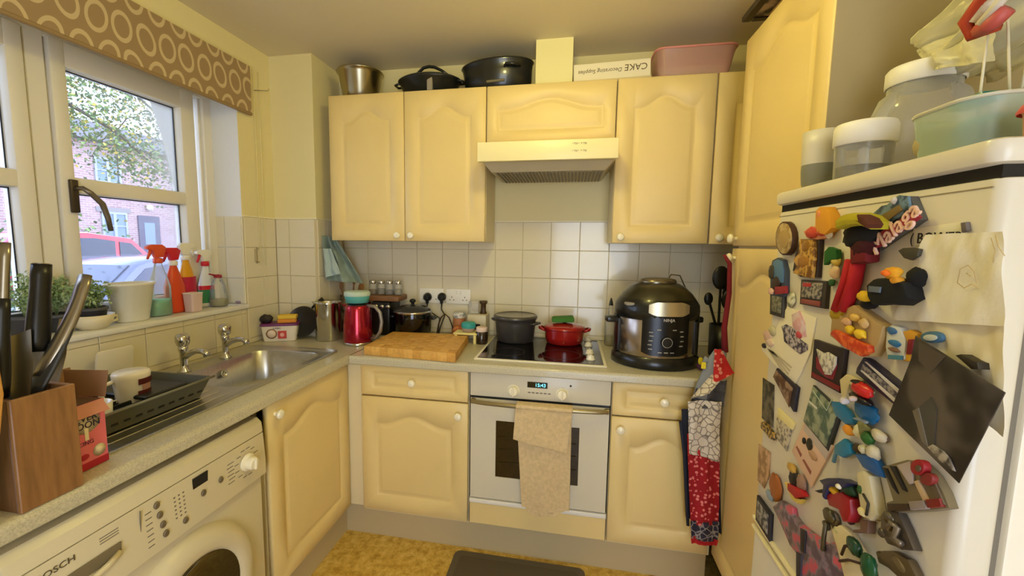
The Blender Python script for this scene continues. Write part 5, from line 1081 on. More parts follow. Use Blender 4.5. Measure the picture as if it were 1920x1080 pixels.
# ---------------- chopping board of glued strips
u = thing('chopping_board', 'thick wooden butcher-block chopping board on the worktop left of the hob', 'chopping board', (.885, -.41, GZ+.001), 0)
c4 = [Vector((.668, -.575, 0)), Vector((1.112, -.612, 0)), Vector((1.075, -.215, 0)), Vector((.662, -.235, 0))]
WB = [mat('board_wood_%d' % i, c, .5, noise=.18, nscale=22, stretch=(3, 14, 3)) for i, c in enumerate(((222, 168, 82), (230, 178, 92), (214, 158, 72), (225, 173, 86)))]
n = 11; m_n = 6
for i in range(n):
    for j in range(m_n):
        off = .5 if i % 2 else 0
        v0, v1 = max(0, (j-off)/m_n), min(1, (j+1-off)/m_n)
        if j == m_n-1 and off: v1 = 1
        u0, u1 = i/n, (i+1)/n
        P4 = [c4[0].lerp(c4[1], a_).lerp(c4[3].lerp(c4[2], a_), b_) for a_, b_ in ((u0, v0), (u1, v0), (u1, v1), (u0, v1))]
        b = BM(); prism(b, [(p.x-.885, p.y+.41) for p in P4], 0, .040+.0002*((i*7+j*3) % 3), 'z', bev=.0006)
        obj('wood_block', b, WB[(i*5+j*3+(i*j) % 2) % 4], u)
obj('finger_groove', bx(BM(), .2035, .2065, -.11, -.01, .014, .028, .004), mat('groove_shadow', (92, 52, 20), .7), u, rot=(0, 0, R(5)))

# ---------------- pots on the hob
HZ = ZW+.011
GP = mat('grey_cast', (64, 60, 56), .35, coat=.2)
u = thing('stock_pot', 'dark grey cast pot with a glass-rimmed lid on the left of the hob', 'pot', (1.312, -.155, HZ))
lobj('pot_body', [(.0005, 0), (.088, 0), (.096, .008), (.106, .10), (.108, .118), (.113, .120), (.113, .126)], GP, u, cap=False, seg=44)
lobj('lid_rim', [(.114, .124), (.115, .128), (.112, .136), (.104, .138)], mat('lid_rim_grey', (92, 88, 82), .3, .5), u, cap=False, seg=44)
lobj('lid', [(.105, .137), (.09, .134), (.05, .132), (.0005, .132)], mat('lid_olive', (66, 58, 38), .15, coat=.5), u, cap=False, seg=44)
for s in (-1, 1): b = BM(); tube(b, [(s*.104, -.03, .10), (s*.132, -.022, .104), (s*.132, .022, .104), (s*.104, .03, .10)], .007, 8); obj('side_handle', b, GP, u, rot=(0, 0, R(-25)))
RC = mat('red_enamel', (160, 26, 22), .25, coat=.6)
u = thing('red_casserole', 'red cast-iron casserole with lug handles on the right of the hob', 'casserole', (1.566, -.15, HZ))
lobj('pot_body', [(.0005, 0), (.082, 0), (.092, .008), (.098, .035), (.101, .075)], RC, u, cap=False, seg=44)
lobj('lid', [(.103, .075), (.106, .079), (.104, .086), (.085, .096), (.04, .104), (.0005, .106)], RC, u, cap=False, seg=44)
lobj('lid_knob', [(.01, .104), (.009, .112), (.0005, .112)], BLACK, u, cap=False, seg=16)
for s in (-1, 1): b = BM(); tube(b, [(s*.097, -.03, .068), (s*.124, -.022, .076), (s*.127, 0, .078), (s*.124, .022, .076), (s*.097, .03, .068)], .0075, 8); obj('lug_handle', b, RC, u)
b = BM(); bx(b, -.056, .056, -.04, .04, 0, .022, .008, 2)
for v in b.verts: v.co.z += .006*noise.noise(v.co*40)
u = obj('pot_holder', b, mat('green_cloth', (66, 118, 44), .9, bump=.6, bscale=200)); u.location = (1.557, -.155, HZ+.114); u.rotation_euler = (0, R(-2), R(4))
tag(u, 'green folded pot holder lying on the red casserole lid', 'pot holder')
u = thing('oil_bottle', 'slim clear oil bottle between the hob and the pressure cooker', 'bottle', (1.797, -.10, GZ))
lobj('bottle_glass', [(.0005, .001), (.026, .001), (.028, .01), (.028, .12), (.012, .165), (.010, .21)], CLEAR, u, cap=False, seg=20)
lobj('oil', [(.0005, .003), (.025, .003), (.026, .05), (.0005, .05)], mat('oil_yellow', (190, 176, 60), .1, trans=.3), u, cap=False, seg=20)
lobj('pourer', [(.011, .208), (.008, .225), (.003, .245), (.0005, .246)], BLACK, u, cap=False, seg=12)
# ---------------- pressure cooker
u = thing('pressure_cooker', 'large black and steel electric pressure cooker with domed lid', 'pressure cooker', (1.965, -.375, GZ), rotz=R(12))
PC = mat('cooker_black', (20, 20, 18), .3, coat=.2)
lobj('cooker_base', [(.0005, 0), (.175, 0), (.186, .01), (.184, .035), (.172, .05)], PC, u, cap=False, seg=48, sy=.93)
lobj('steel_band', [(.168, .046), (.170, .05), (.170, .205), (.166, .21)], mat('cooker_steel', (170, 160, 150), .25, 1), u, cap=False, seg=48, sy=.93)
lobj('lid_skirt', [(.167, .205), (.176, .208), (.178, .235), (.176, .262), (.158, .290)], PC, u, cap=False, seg=48, sy=.93)
lobj('lid_dome', [(.159, .288), (.145, .308), (.115, .336), (.09, .350), (.06, .352), (.0005, .353)], mat('dome_olive', (46, 42, 26), .3, coat=.3), u, cap=False, seg=48, sy=.93)
lobj('lid_cap', [(.078, .350), (.082, .356), (.076, .368), (.05, .374), (.0005, .375)], mat('cap_chrome', (130, 122, 104), .25, .8), u, cap=False, seg=36, sy=.8)
def curved(x0, x1, z0, z1, r, mt, nm, t=.006, n=10, z1c=None, sy=.93):
    "a panel wrapped round the front of the cooker; x given as angles in degrees from the front"
    b = BM(); vi, vo = [], []
    for i in range(n+1):
        a = R(-90+x0+(x1-x0)*i/n); c_, s_ = math.cos(a), math.sin(a)
        e = min(i, n-i)/n; rd = .012*max(0, 1-e*6)
        for lst, rr_ in ((vi, r-.002), (vo, r+t)): lst.append((b.verts.new((rr_*c_, rr_*sy*s_, z0+rd)), b.verts.new((rr_*c_, rr_*sy*s_, z1-rd))))
    for i in range(n):
        b.faces.new((vo[i][0], vo[i+1][0], vo[i+1][1], vo[i][1])); b.faces.new((vi[i+1][0], vi[i][0], vi[i][1], vi[i+1][1]))
        b.faces.new((vo[i][1], vo[i+1][1], vi[i+1][1], vi[i][1])); b.faces.new((vi[i][0], vi[i+1][0], vo[i+1][0], vo[i][0]))
    for i in (0, n): b.faces.new((vo[i][0], vo[i][1], vi[i][1], vi[i][0]))
    bmesh.ops.recalc_face_normals(b, faces=b.faces)
    return obj(nm, b, mt, u)
curved(-38, 26, .062, .235, .171, mat('panel_black', (12, 12, 12), .28), 'control_panel')
curved(-30, 24, .228, .285, .174, mat('silver_plate', (196, 184, 150), .3, .8), 'silver_plate', .007)
curved(-112, -80, .045, .21, .170, PC, 'side_cover', .008); curved(46, 112, .045, .21, .170, PC, 'side_cover', .008)
def onp(nm, ang, z, bm, mt, r=.178):
    a = R(-90+ang); o = obj(nm, bm, mt, u, loc=(r*math.cos(a), r*.93*math.sin(a), z), rot=(0, 0, a+R(90))); return o
DIM = mat('panel_print', (150, 146, 136), .5)
b = BM(); lathe(b, [(.024, 0), (.023, .009), (.0005, .010)], seg=28); xf(b, Matrix.Rotation(R(90), 4, 'X')); onp('control_dial', -6, .122, b, PC)
b = BM(); lathe(b, [(.021, .0103), (.0185, .0110)], seg=28, cap=False); xf(b, Matrix.Rotation(R(90), 4, 'X')); onp('dial_ring', -6, .122, b, DIM)
for k, (a, z) in enumerate([(-26, .16), (-25, .145), (-26, .125), (-27, .108), (-26, .09), (-16, .172), (4, .172), (14, .165), (15, .145), (15, .125), (14, .105), (-14, .078), (-6, .078), (2, .078)]):
    onp('panel_mark', a, z, bx(BM(), -.008, .008, -.0005, .0, -.0022, .0022), DIM, .1775)
a = R(-90-4); o = text('brand_lettering', 'NINJA', .017, mat('pale_print', (212, 206, 196), .5), u, (.179*math.cos(a), .179*.93*math.sin(a), .212), (R(90), 0, a+R(90)), w=False)
obj('side_handle', bx(BM(), -.222, -.17, -.025, .025, .178, .205, .008, 2), PC, u); obj('side_handle', bx(BM(), .17, .205, -.025, .025, .178, .205, .008, 2), PC, u)
b = BM(); bx(b, -.165, -.13, -.10, -.06, .262, .275, .004); obj('lid_badge', b, DIM, u)
b = BM(); tube(b, [(.06, .05, .35), (.085, .06, .385), (.13, .07, .38), (.165, .08, .32), (.18, .09, .25)], .003, 8); obj('power_cord', b, mat('olive_cord', (84, 76, 50), .5), u)
# ---------------- utensil holder in the right corner
u = thing('utensil_holder', 'black holder full of black kitchen utensils in the dark right corner', 'utensil holder', (2.30, -.20, GZ))
lobj('holder_body', [(.0005, 0), (.055, 0), (.058, .01), (.06, .15), (.056, .15), (.052, .01)], BLACK, u, cap=False)
for k, (dx, dy, tip, w_, h_) in enumerate(((-.02, 0, (-.03, -.02, .37), .038, .055), (.02, .01, (.03, .0, .30), .045, .05), (0, -.02, (-.075, -.01, .27), .02, .03), (.01, .02, (.01, -.04, .27), .04, .05))):
    b = BM(); tp = Vector(tip); tube(b, [(dx, dy, .02), tp], .006, 8); ball(b, tp, w_, .010, h_); obj('utensil', b, BLACK, u)
u = thing('green_spoon', 'pale green slotted spoon leaning in front of the black utensils', 'spoon', (2.27, -.30, GZ))
b = BM(); tube(b, [(0, 0, .005), (.06, .02, .17)], .005, 8); obj('spoon_handle', b, mat('sage_plastic', (120, 124, 92), .5), u)
b = BM(); ball(b, (.075, .025, .205), .040, .008, .042); o = obj('spoon_bowl', b, MATS['sage_plastic'], u)
u = thing('purple_brush', 'small purple and yellow cleaning brush beside the pressure cooker', 'brush', (2.135, -.49, GZ))
obj('brush_head', ball(BM(), (0, 0, .02), .022, .016, .018), mat('purple_plastic', (90, 44, 90), .5), u)
obj('yellow_bristle', ball(BM(), (-.012, -.02, .045), .010, .010, .016), mat('bright_yellow', (226, 206, 40), .5), u)
# ---------------- mitt and apron hanging from the tall cupboard knob
MT = mat('grey_mitt', (134, 138, 142), .85, bump=.4, bscale=150)
b = BM()
pts = [Vector((2.150, -.645, 1.035)), Vector((2.140, -.65, 1.00)), Vector((2.118, -.655, .95)), Vector((2.098, -.66, .90)), Vector((2.090, -.66, .85))]
tube(b, pts, [.022, .031, .029, .027, .03], 14)
for v in b.verts: v.co.y = -.655+(v.co.y+.655)*.45
u = thing('oven_mitt', 'grey oven mitt hanging above the colourful apron', 'oven mitt', (2.13, -.65, .95)); obj('mitt_body', b, MT, u, w=True)
b = BM(); tube(b, [(2.125, -.648, .985), (2.10, -.65, 1.0), (2.092, -.65, .975)], [.012, .012, .008], 10); obj('mitt_thumb', b, MT, u, w=True)
obj('yellow_tag', bx(BM(), 2.082, 2.098, -.668, -.660, .965, .99, .002), mat('bright_yellow', (226, 206, 40)), u, w=True)
u = thing('apron', 'colourful folded apron hanging beside the tall cupboard, red, white and navy', 'apron', (2.12, -.68, 1.3))
obj('neck_strap', tube(BM(), [(2.150, -.615, 1.392), (2.168, -.625, 1.36), (2.172, -.63, 1.25), (2.160, -.64, 1.12), (2.165, -.65, 1.03)], [.005, .008, .009, .01, .012], 8), mat('dark_red_cloth', (116, 24, 34), .9), u, w=True)
def spots(name, base, dot, sc=42, thr=.32):
    if name in MATS: return MATS[name]
    mt = mat(name, base, .85); N = mt.node_tree.nodes; L = mt.node_tree.links; b = N['Principled BSDF']
    t = N.new('ShaderNodeTexCoord'); v = N.new('ShaderNodeTexVoronoi'); v.inputs['Scale'].default_value = sc
    r = N.new('ShaderNodeValToRGB'); r.color_ramp.interpolation = 'CONSTANT'; r.color_ramp.elements[0].color = (*lin(dot), 1); r.color_ramp.elements[1].position = thr; r.color_ramp.elements[1].color = (*lin(base), 1)
    L.new(t.outputs['Object'], v.inputs['Vector']); L.new(v.outputs['Distance'], r.inputs[0]); L.new(r.outputs[0], b.inputs['Base Color']); return mt
def web(name, base, line, sc=26):
    if name in MATS: return MATS[name]
    mt = mat(name, base, .85); N = mt.node_tree.nodes; L = mt.node_tree.links; b = N['Principled BSDF']
    t = N.new('ShaderNodeTexCoord'); v = N.new('ShaderNodeTexVoronoi'); v.inputs['Scale'].default_value = sc; v.feature = 'DISTANCE_TO_EDGE'
    r = N.new('ShaderNodeValToRGB'); r.color_ramp.elements[0].position = .02; r.color_ramp.elements[0].color = (*lin(line), 1); r.color_ramp.elements[1].position = .09; r.color_ramp.elements[1].color = (*lin(base), 1)
    L.new(t.outputs['Object'], v.inputs['Vector']); L.new(v.outputs['Distance'], r.inputs[0]); L.new(r.outputs[0], b.inputs['Base Color']); return mt
AY = -.675
def ap(px, py, d=0): return at(px, py, 'y', AY+d)
SP = spots('red_spot_cloth', (158, 20, 32), (228, 130, 126), 60, .34)
drape('red_bib', [ap(1340, 655), ap(1352, 655), ap(1377, 700), ap(1338, 718)], spots('red_floral', (186, 36, 34), (222, 140, 118), 48, .34), u, .006, 1.2, 5)
drape('white_fold', [ap(1336, 702), ap(1350, 716), ap(1330, 738), ap(1294, 748)], web('cream_web', (222, 210, 180), (130, 118, 98), 44), u, .005, 1, 3)
drape('grey_fold', [ap(1305, 728, .012), ap(1362, 712, .012), ap(1356, 760, .012), ap(1290, 768, .012)], mat('dark_grey_cloth', (88, 86, 92), .9, noise=.5, nscale=30), u, .008, 2, 2)
drape('web_panel', [ap(1289, 752), ap(1352, 752), ap(1348, 866), ap(1292, 850)], web('white_web', (216, 206, 192), (124, 114, 108), 42), u, .010, 1.3, 1)
drape('red_panel', [ap(1288, 812, .010), ap(1306, 815, .010), ap(1318, 880, .010), ap(1290, 880, .010)], mat('plain_red', (176, 24, 30), .85), u, .006, 1, 1)
drape('red_skirt', [ap(1290, 852, .004), ap(1350, 860, .004), ap(1348, 985, .004), ap(1294, 982, .004)], SP, u, .012, 1.5, 9)
drape('navy_hem', [ap(1294, 976, -.002), ap(1349, 980, -.002), ap(1346, 1018, -.002), ap(1296, 1008, -.002)], web('navy_floral', (44, 42, 60), (150, 140, 140), 40), u, .011, 1.5, 9)
drape('red_hem', [ap(1295, 1004, -.003), ap(1347, 1014, -.003), ap(1344, 1024, -.003), ap(1296, 1018, -.003)], mat('plain_red', (176, 24, 30)), u, .010, 1.5, 9, nz=4)
drape('dark_backing', [ap(1278, 768, .03), ap(1345, 760, .03), ap(1352, 1000, .03), ap(1286, 970, .03)], mat('navy_cloth', (34, 36, 52), .9), u, .010, 1.5, 4)
obj('apron_tie', tube(BM(), [ap(1276, 790, .02), ap(1283, 850, .02), ap(1287, 930, .02), ap(1290, 985, .02)], .006, 8), MATS['navy_cloth'], u, w=True)
# ---------------- towel on the oven handle
TW = mat('beige_terry', (220, 194, 146), .95, noise=.15, nscale=70, bump=.6, bscale=260)
u = thing('hand_towel', 'beige terry hand towel folded over the oven handle', 'towel', (1.49, -.63, .75))
TY = -.642
def tp(px, py, d=0): return at(px, py, 'y', TY+d)
b = BM(); pts = []
drape('towel_back', [tp(968, 764, .004), tp(1072, 770, .004), tp(1067, 958, .012), tp(978, 950, .012)], TW, u, .006, 1.6, 3, th=.006, fine=.2)
drape('towel_tip', [tp(978, 946, .012), tp(1067, 954, .012), tp(1040, 968, .012), tp(1000, 968, .012)], TW, u, .004, 1.6, 3, th=.006, nz=6)
drape('towel_front', [tp(967, 763, -.006), tp(1074, 768, -.006), tp(1062, 850, -.01), tp(962, 824, -.01)], TW, u, .004, 1.1, 6, th=.006, fine=.2)
b = BM(); bx(b, tp(967, 764).x, tp(1074, 768).x, TY-.012, TY+.044, .742, .760, .007, 3); obj('towel_top', b, TW, u, w=True)
# ================================================================ WINDOW SILL
XS = -.068; SZ = SILL+.0005
def sy(px, py=520, X=XS): return at(px, py, 'x', X).y
def szz(px, py, X=XS): return at(px, py, 'x', X).z
def spray(label, px, top, half, body_m, head_m, trig_m, liquid=None, sleeve=None, X=XS, shoulder=None, cap_m=None, face=1):
    y = sy(px, 520, X); hgt = szz(px, top, X)-SZ
    u = thing('spray_bottle', label, 'spray bottle', (X, y, SZ)); r = half
    nb = hgt-.075
    lobj('bottle_body', [(.0005, .001), (r*.96, .001), (r, .008), (r*.98, nb*.55), (r*.7, nb*.75), (r*.42, nb*.92), (.014, nb)], body_m, u, cap=False, seg=28, sx=.62)
    if liquid: lobj('liquid', [(.0005, .003), (r*.93, .003), (r*.95, nb*.32), (.0005, nb*.32)], liquid, u, cap=False, seg=24, sx=.58)
    if sleeve:
        for a, c_, m_ in sleeve: lobj('label', [(r*1.01*min(1, k), z*nb) for z, k in ((a, 1), (c_, 1))], m_, u, cap=False, seg=28, sx=.625)
    lobj('collar', [(.015, nb-.002), (.017, nb), (.017, nb+.016), (.012, nb+.02)], cap_m or head_m, u, cap=False, seg=16)
    b = BM(); f = face
    prism(b, [(-.020*f, nb+.022), (.012*f, nb+.02), (.022*f, nb+.046), (.030*f, nb+.052), (.048*f, nb+.056), (.048*f, nb+.066), (.026*f, nb+.074), (-.018*f, nb+.074), (-.034*f, nb+.062)][::f], -.009, .009, 'x', bev=.002)
    o = obj('spray_head', b, head_m, u)
    b = BM(); tube(b, [(0, .028*f, nb+.052), (0, .034*f, nb+.036), (0, .044*f, nb+.016)], [.006, .006, .004], 8); obj('trigger', b, trig_m, u)
    return u
ORG = mat('orange_red_plastic', (222, 84, 48), .35); REDP = mat('red_plastic', (206, 30, 52), .35); CLP = glass('bottle_plastic', (226, 232, 240), .08, .2)
spray('clear spray bottle with green liquid and an orange trigger head', 298, 458, .046, CLP, ORG, ORG, mat('green_liquid', (110, 214, 160), .15, trans=.2), None, face=-1)
spray('orange-red spray bottle with a red trigger head', 326, 464, .046, mat('orange_bottle', (214, 74, 36), .3), REDP, REDP, X=-.085, cap_m=WPLAST, face=-1)
spray('yellow and crimson bottle with a white nozzle, behind the pink-white tub', 350, 455, .042, mat('amber_bottle', (224, 160, 30), .3), WPLAST, WPLAST, None, [(.30, .66, mat('crimson_label', (184, 32, 70), .4))], X=-.10)
spray('white spray bottle with red collar and green label, beside the oil jug', 386, 468, .040, mat('pale_bottle', (222, 226, 234), .3), WPLAST, REDP, None, [(.10, .42, mat('green_label', (48, 128, 92), .4)), (.42, .52, REDP)], X=-.105, cap_m=REDP, face=-1)
u = thing('square_tub', 'small pinkish white square tub at the front of the window sill', 'tub', (-.030, sy(362, 560, -.03), SZ))
b = BM(); loft(b, [z_(rr(-.022, .022, -.026, .026, .008), .001), z_(rr(-.026, .026, -.030, .030, .008), .082)]); bmesh.ops.recalc_face_normals(b, faces=b.faces); obj('tub_body', b, mat('pinkish_white', (222, 196, 196), .35), u)
b = BM(); tube(b, [(x, y, .082) for x, y in rr(-.026, .026, -.030, .030, .008)], .002, 6, closed=True); obj('tub_rim', b, WPLAST, u)
u = thing('oil_jug', 'rounded clear jug with yellow oil and dark red cap, on the sill', 'jug', (-.055, sy(410, 550, -.055), SZ))
lobj('jug_glass', [(.0005, .001), (.034, .001), (.040, .012), (.040, .04), (.032, .09), (.02, .125), (.014, .138)], CLP, u, cap=False, seg=28)
lobj('oil', [(.0005, .003), (.033, .003), (.038, .014), (.0385, .034), (.0005, .034)], mat('oil_gold', (176, 164, 36), .15, trans=.2), u, cap=False, seg=28)
lobj('jug_cap', [(.017, .136), (.018, .138), (.017, .15), (.0005, .153)], mat('wine_plastic', (150, 28, 48), .35), u, cap=False, seg=20)
b = BM(); tube(b, [(0, -.008, .147), (0, -.03, .152), (0, -.05, .157)], [.005, .004, .003], 8); obj('flip_lid', b, MATS['wine_plastic'], u)
b = BM(); tube(b, [(0, .015, .125), (0, .036, .10), (0, .040, .06)], .006, 8); obj('jug_handle', b, CLP, u)
b = BM(); bx(b, -.055, -.025, sy(436, 560), sy(458, 560), SZ, SZ+.012, .004, 2)
tag(obj('scrubbing_brush', b, mat('mauve_brush', (150, 130, 150), .6)), 'small flat mauve brush at the right corner of the sill', 'brush')
# white planter
u = thing('white_planter', 'white flared planter pot with a cream side, in the middle of the sill', 'planter', (-.062, sy(246, 560, -.062), SZ))
lobj('planter_body', [(.0005, 0), (.054, 0), (.058, .004), (.082, .135), (.088, .139), (.088, .147), (.080, .147), (.056, .012), (.0005, .010)], mat('white_ceramic', (234, 232, 224), .25), u, cap=False, seg=40, sx=.72)
lobj('potting_soil', [(.0005, .120), (.073, .120)], mat('dark_soil', (52, 42, 34), .95), u, cap=False, seg=24, sx=.72)
# herb pots
def herb(label, px, X, potr, poth, fr_, n, cupm, saucer, fh):
    y = sy(px, 560, X); u = thing('herb_pot', label, 'potted herb', (X, y, SZ)); z0 = 0
    if saucer:
        lobj('cup_holder', [(.0005, 0), (potr*.8, 0), (potr*1.25, .02), (potr*1.4, .05), (potr*1.35, .05), (potr*.9, .012), (.0005, .010)], cupm, u, cap=False); z0 = .0105
        b = BM(); tube(b, [(0, potr*1.35, .03), (0, potr*1.85, .034), (0, potr*1.85, .018), (0, potr*1.1, .012)], .005, 8); obj('cup_handle', b, cupm, u)
    lobj('plant_pot', [(.0005, z0), (potr*.75, z0), (potr, z0+poth), (potr*1.06, z0+poth), (potr*1.06, z0+poth-.01)], mat('grey_pot', (74, 74, 80), .5), u, cap=False)
    rn2 = random.Random(px)
    for k in range(14):
        a = rn2.uniform(0, 6.28); rr_ = rn2.uniform(.2, 1)*fr_; e = Vector((math.cos(a)*rr_*.6, math.sin(a)*rr_, z0+poth+fh*rn2.uniform(.5, 1.1)))
        b = BM(); tube(b, [(0, 0, z0+poth-.01), (e.x*.4, e.y*.4, z0+poth+fh*.35), e], [.0016, .0013, .0008], 5)
        for _ in range(n):
            t_ = rn2.uniform(.25, 1); p = Vector((0, 0, z0+poth)).lerp(e, t_)+Vector((rn2.gauss(0, .008), rn2.gauss(0, .010), rn2.gauss(0, .008))); s_ = rn2.uniform(.006, .013)
            m__ = Matrix.Translation(p) @ Euler((rn2.uniform(-1.5, 1.5), rn2.uniform(-1.5, 1.5), rn2.uniform(0, 6))).to_matrix().to_4x4()
            b.faces.new([b.verts.new(m__ @ Vector(q)) for q in ((0, 0, 0), (.4*s_, .5*s_, 0), (0, s_, .1*s_), (-.4*s_, .5*s_, 0))])
        sg = obj('herb_sprig', b, [mat('herb_green', (128, 154, 100), .6), mat('herb_pale', (168, 188, 140), .6)][k % 2], u, sm=False)
CUP = mat('cream_cup', (232, 220, 188), .3)
herb('bushy green herb in a dark grey pot set in a cream cup', 170, -.040, .044, .066, .085, 90, CUP, True, .080)
herb('taller pale herb behind the dark grey pot, against the window mullion', 104, -.105, .04, .06, .06, 46, CUP, False, .13)
herb('silvery herb behind the knives at the left end of the sill', 45, -.09, .045, .07, .07, 60, CUP, False, .13)

# ================================================================ AROUND THE SINK
# food tub with purple lid, scourer, sponge, pan
TB = Vector((.098, -.385, ZW))
u = thing('food_tub', 'white tub with purple lid and red printed label behind the sink', 'tub', TB, rotz=R(28))
b = BM(); loft(b, [z_(rr(-.078, .078, -.045, .045, .018), .001), z_(rr(-.088, .088, -.055, .055, .02), .082)]); bmesh.ops.recalc_face_normals(b, faces=b.faces); obj('tub_body', b, mat('tub_white', (234, 226, 210), .4), u)
b = BM(); prism(b, rr(-.093, .093, -.059, .059, .022), .081, .092, 'z', bev=.003); obj('tub_lid', b, mat('purple_lid', (112, 42, 104), .4), u)
o = obj('round_label', lathe(BM(), [(.026, 0), (.026, .001), (.0005, .0015)], (0, 0, 0), 24), mat('brown_ring_label', (150, 110, 80), .5), u, loc=(-.036, -.0525, .042), rot=(R(95), 0, 0))
o = obj('label_centre', lathe(BM(), [(.020, 0), (.020, .002), (.0005, .0022)], (0, 0, 0), 24), mat('label_cream', (236, 216, 200), .5), u, loc=(-.036, -.0525, .042), rot=(R(95), 0, 0))
obj('red_label', bx(BM(), -.006, .034, -.056, -.050, .016, .056, .001), mat('red_label', (196, 62, 58), .5), u)
text('label_lettering', 'JUMBO', .012, mat('purple_ink', (90, 44, 90), .5), u, (-.01, -.0555, .070), (R(95), 0, 0), w=False)
obj('label_flower', ball(BM(), (.014, -.0565, .036), .011, .002, .011), mat('label_pink', (236, 170, 160), .5), u)
b = BM(); ball(b, (TB.x-.062, TB.y-.028, ZW+.112), .034, .026, .022, 24, 16)
for v in b.verts: v.co += Vector((noise.noise(v.co*160), noise.noise(v.co*160+Vector((9, 0, 0))), noise.noise(v.co*160+Vector((0, 9, 0)))))*.006
tag(obj('scourer', b, mat('steel_wool', (58, 52, 50), .6, .3)), 'dark wire wool scourer on the purple lid', 'scourer')
def sponge(nm, label, z, mt, rz, dx):
    b = BM(); bx(b, -.045, .045, -.026, .026, 0, .020, .004, 2); o = obj(nm, b, mt); o.location = (TB.x+.032+dx, TB.y+.012, z); o.rotation_euler = (0, 0, R(rz)); tag(o, label, 'sponge'); return o
sponge('sponge', 'orange lower sponge on the purple lid', ZW+.0925, mat('orange_sponge', (226, 150, 62), .95, bump=.8, bscale=200), 30, 0)
sponge('sponge', 'yellow upper sponge stacked on the orange one', ZW+.113, mat('yellow_sponge', (236, 198, 74), .95, bump=.8, bscale=200), 22, .004)
u = thing('frying_pan', 'dark frying pan leaning behind the white tub, black handle up', 'frying pan', (.188, -.315, ZW+.085), rot=(R(72), 0, R(10)))
lobj('pan_body', [(.0005, 0), (.062, 0), (.080, .022), (.083, .022), (.064, -.004), (.0005, -.004)], mat('pan_dark', (64, 62, 60), .3, .5), u, cap=False, seg=36)
b = BM(); tube(b, [(.04, .075, .012), (.065, .10, .018), (.098, .125, .02)], [.005, .009, .011], 10); obj('pan_handle', b, BLACK, u)

# dish rack with mug
u = thing('dish_tray', 'dark grey plastic draining tray on the ribbed drainer', 'draining tray', (.28, -1.36, ZW+.007))
b = BM(); o1 = rr(-.14, .14, -.155, .155, .02); o2 = rr(-.165, .165, -.175, .175, .02); i2 = rr(-.157, .157, -.167, .167, .02); i1 = rr(-.134, .134, -.149, .149, .02)
loft(b, [z_(o1, 0), z_(o2, .062), z_(i2, .062), z_(i1, .006)]); b.faces.ensure_lookup_table(); bmesh.ops.recalc_face_normals(b, faces=b.faces)
obj('tray_body', b, mat('olive_grey_plastic', (84, 82, 68), .45), u)
b = BM()
for s in (-1, 1): tube(b, [(s*.167, -.175, .062), (s*.167, .175, .062)], .004, 8)
obj('tray_rim', b, mat('olive_grey_light', (120, 118, 100), .45), u)
for i in range(9): obj('tray_slot', bx(BM(), .148, .1505, -.14+i*.033, -.122+i*.033, .02, .034), BLACK, u, rot=(0, R(0), 0), sm=False)
obj('tray_insert', bx(BM(), -.12, .10, .0, .14, .035, .048, .004), mat('insert_black', (34, 36, 38), .4), u)
for i in range(8): obj('divider', bx(BM(), -.125+i*.034, -.121+i*.034, -.14, .0, .006, .035, .001), mat('insert_black', (34, 36, 38)), u)
CER = mat('cream_ceramic', (240, 232, 220), .25, coat=.4)
MUG = Vector((.300, -1.335, ZW+.014))
u = thing('mug', 'upturned white mug with a dark red and black print on the draining tray', 'mug', MUG)
lobj('mug_body', [(.034, .001), (.036, .0), (.040, .02), (.047, .090), (.048, .100), (.044, .106), (.0005, .107)], CER, u, cap=False, seg=36)
b = BM(); tube(b, [(-.01, -.040, .024), (-.018, -.062, .026), (-.022, -.072, .05), (-.018, -.064, .08), (-.01, -.044, .085)], .0065, 10); obj('mug_handle', b, CER, u)
pm = mat('maroon_print', (86, 30, 30), .5)
for r_, z0, z1, a0, a1 in ((.0474, .070, .088, -20, 45), (.0455, .036, .052, -22, 40)):
    b = BM(); lathe(b, [(r_, z0), (r_+.0012, z1)], (0, 0, 0), 14, cap=False, a0=R(a0), a1=R(a1)); obj('mug_print', b, pm, u)
b = BM(); lathe(b, [(.0462, .052), (.0475, .070)], (0, 0, 0), 12, cap=False, a0=R(-8), a1=R(28)); obj('mug_print', b, mat('pink_print_mug', (190, 140, 130), .5), u)
u = thing('small_cup', 'cream cup tipped against the mug behind the pink carton', 'cup', (.38, -1.50, ZW+.012), rot=(0, R(0), 0))
lobj('cup_body', [(.0005, 0), (.028, 0), (.036, .03), (.038, .075), (.035, .075), (.026, .004)], CER, u, cap=False, seg=28)
# white board leaning on the tiles
b = BM(); prism(b, rr(-.062, .062, 0, .135, .014), -.004, .004, 'y', bev=.002)
o = obj('serving_board', b, mat('white_board', (236, 228, 210), .4)); o.location = (.036, -1.185, ZW+.006); o.rotation_euler = (R(8), 0, R(90)); tag(o, 'small white plastic board leaning on the tiles behind the tray', 'board')
# pink carton with open brown flaps
PB = mat('carton_pink', (224, 112, 122), .55); BR = mat('carton_brown', (152, 112, 82), .75)
u = thing('carton', 'pink printed carton with open brown flaps between knife block and sink', 'carton', (.50, -1.655, ZW), rotz=R(3))
obj('carton_body', bx(BM(), -.045, .050, -.062, .055, .001, .150, .0008), PB, u, rot=(0, 0, 0))
obj('carton_inside', bx(BM(), -.042, .047, -.059, .052, .149, .1505), mat('carton_dark', (96, 66, 48), .9), u, sm=False)
b = BM(); bx(b, -.055, .065, -.001, .001, 0, .060, 0); o = obj('carton_flap', b, BR, u); o.location = (-.02, .054, .150); o.rotation_euler = (R(-12), 0, R(8))
b = BM(); bx(b, -.001, .001, -.058, .075, 0, .062, 0); bx(b, -.0012, .0012, -.02, .03, .055, .074, 0); o = obj('carton_flap', b, BR, u, sm=False); o.location = (-.046, 0, .150); o.rotation_euler = (0, R(-14), 0)
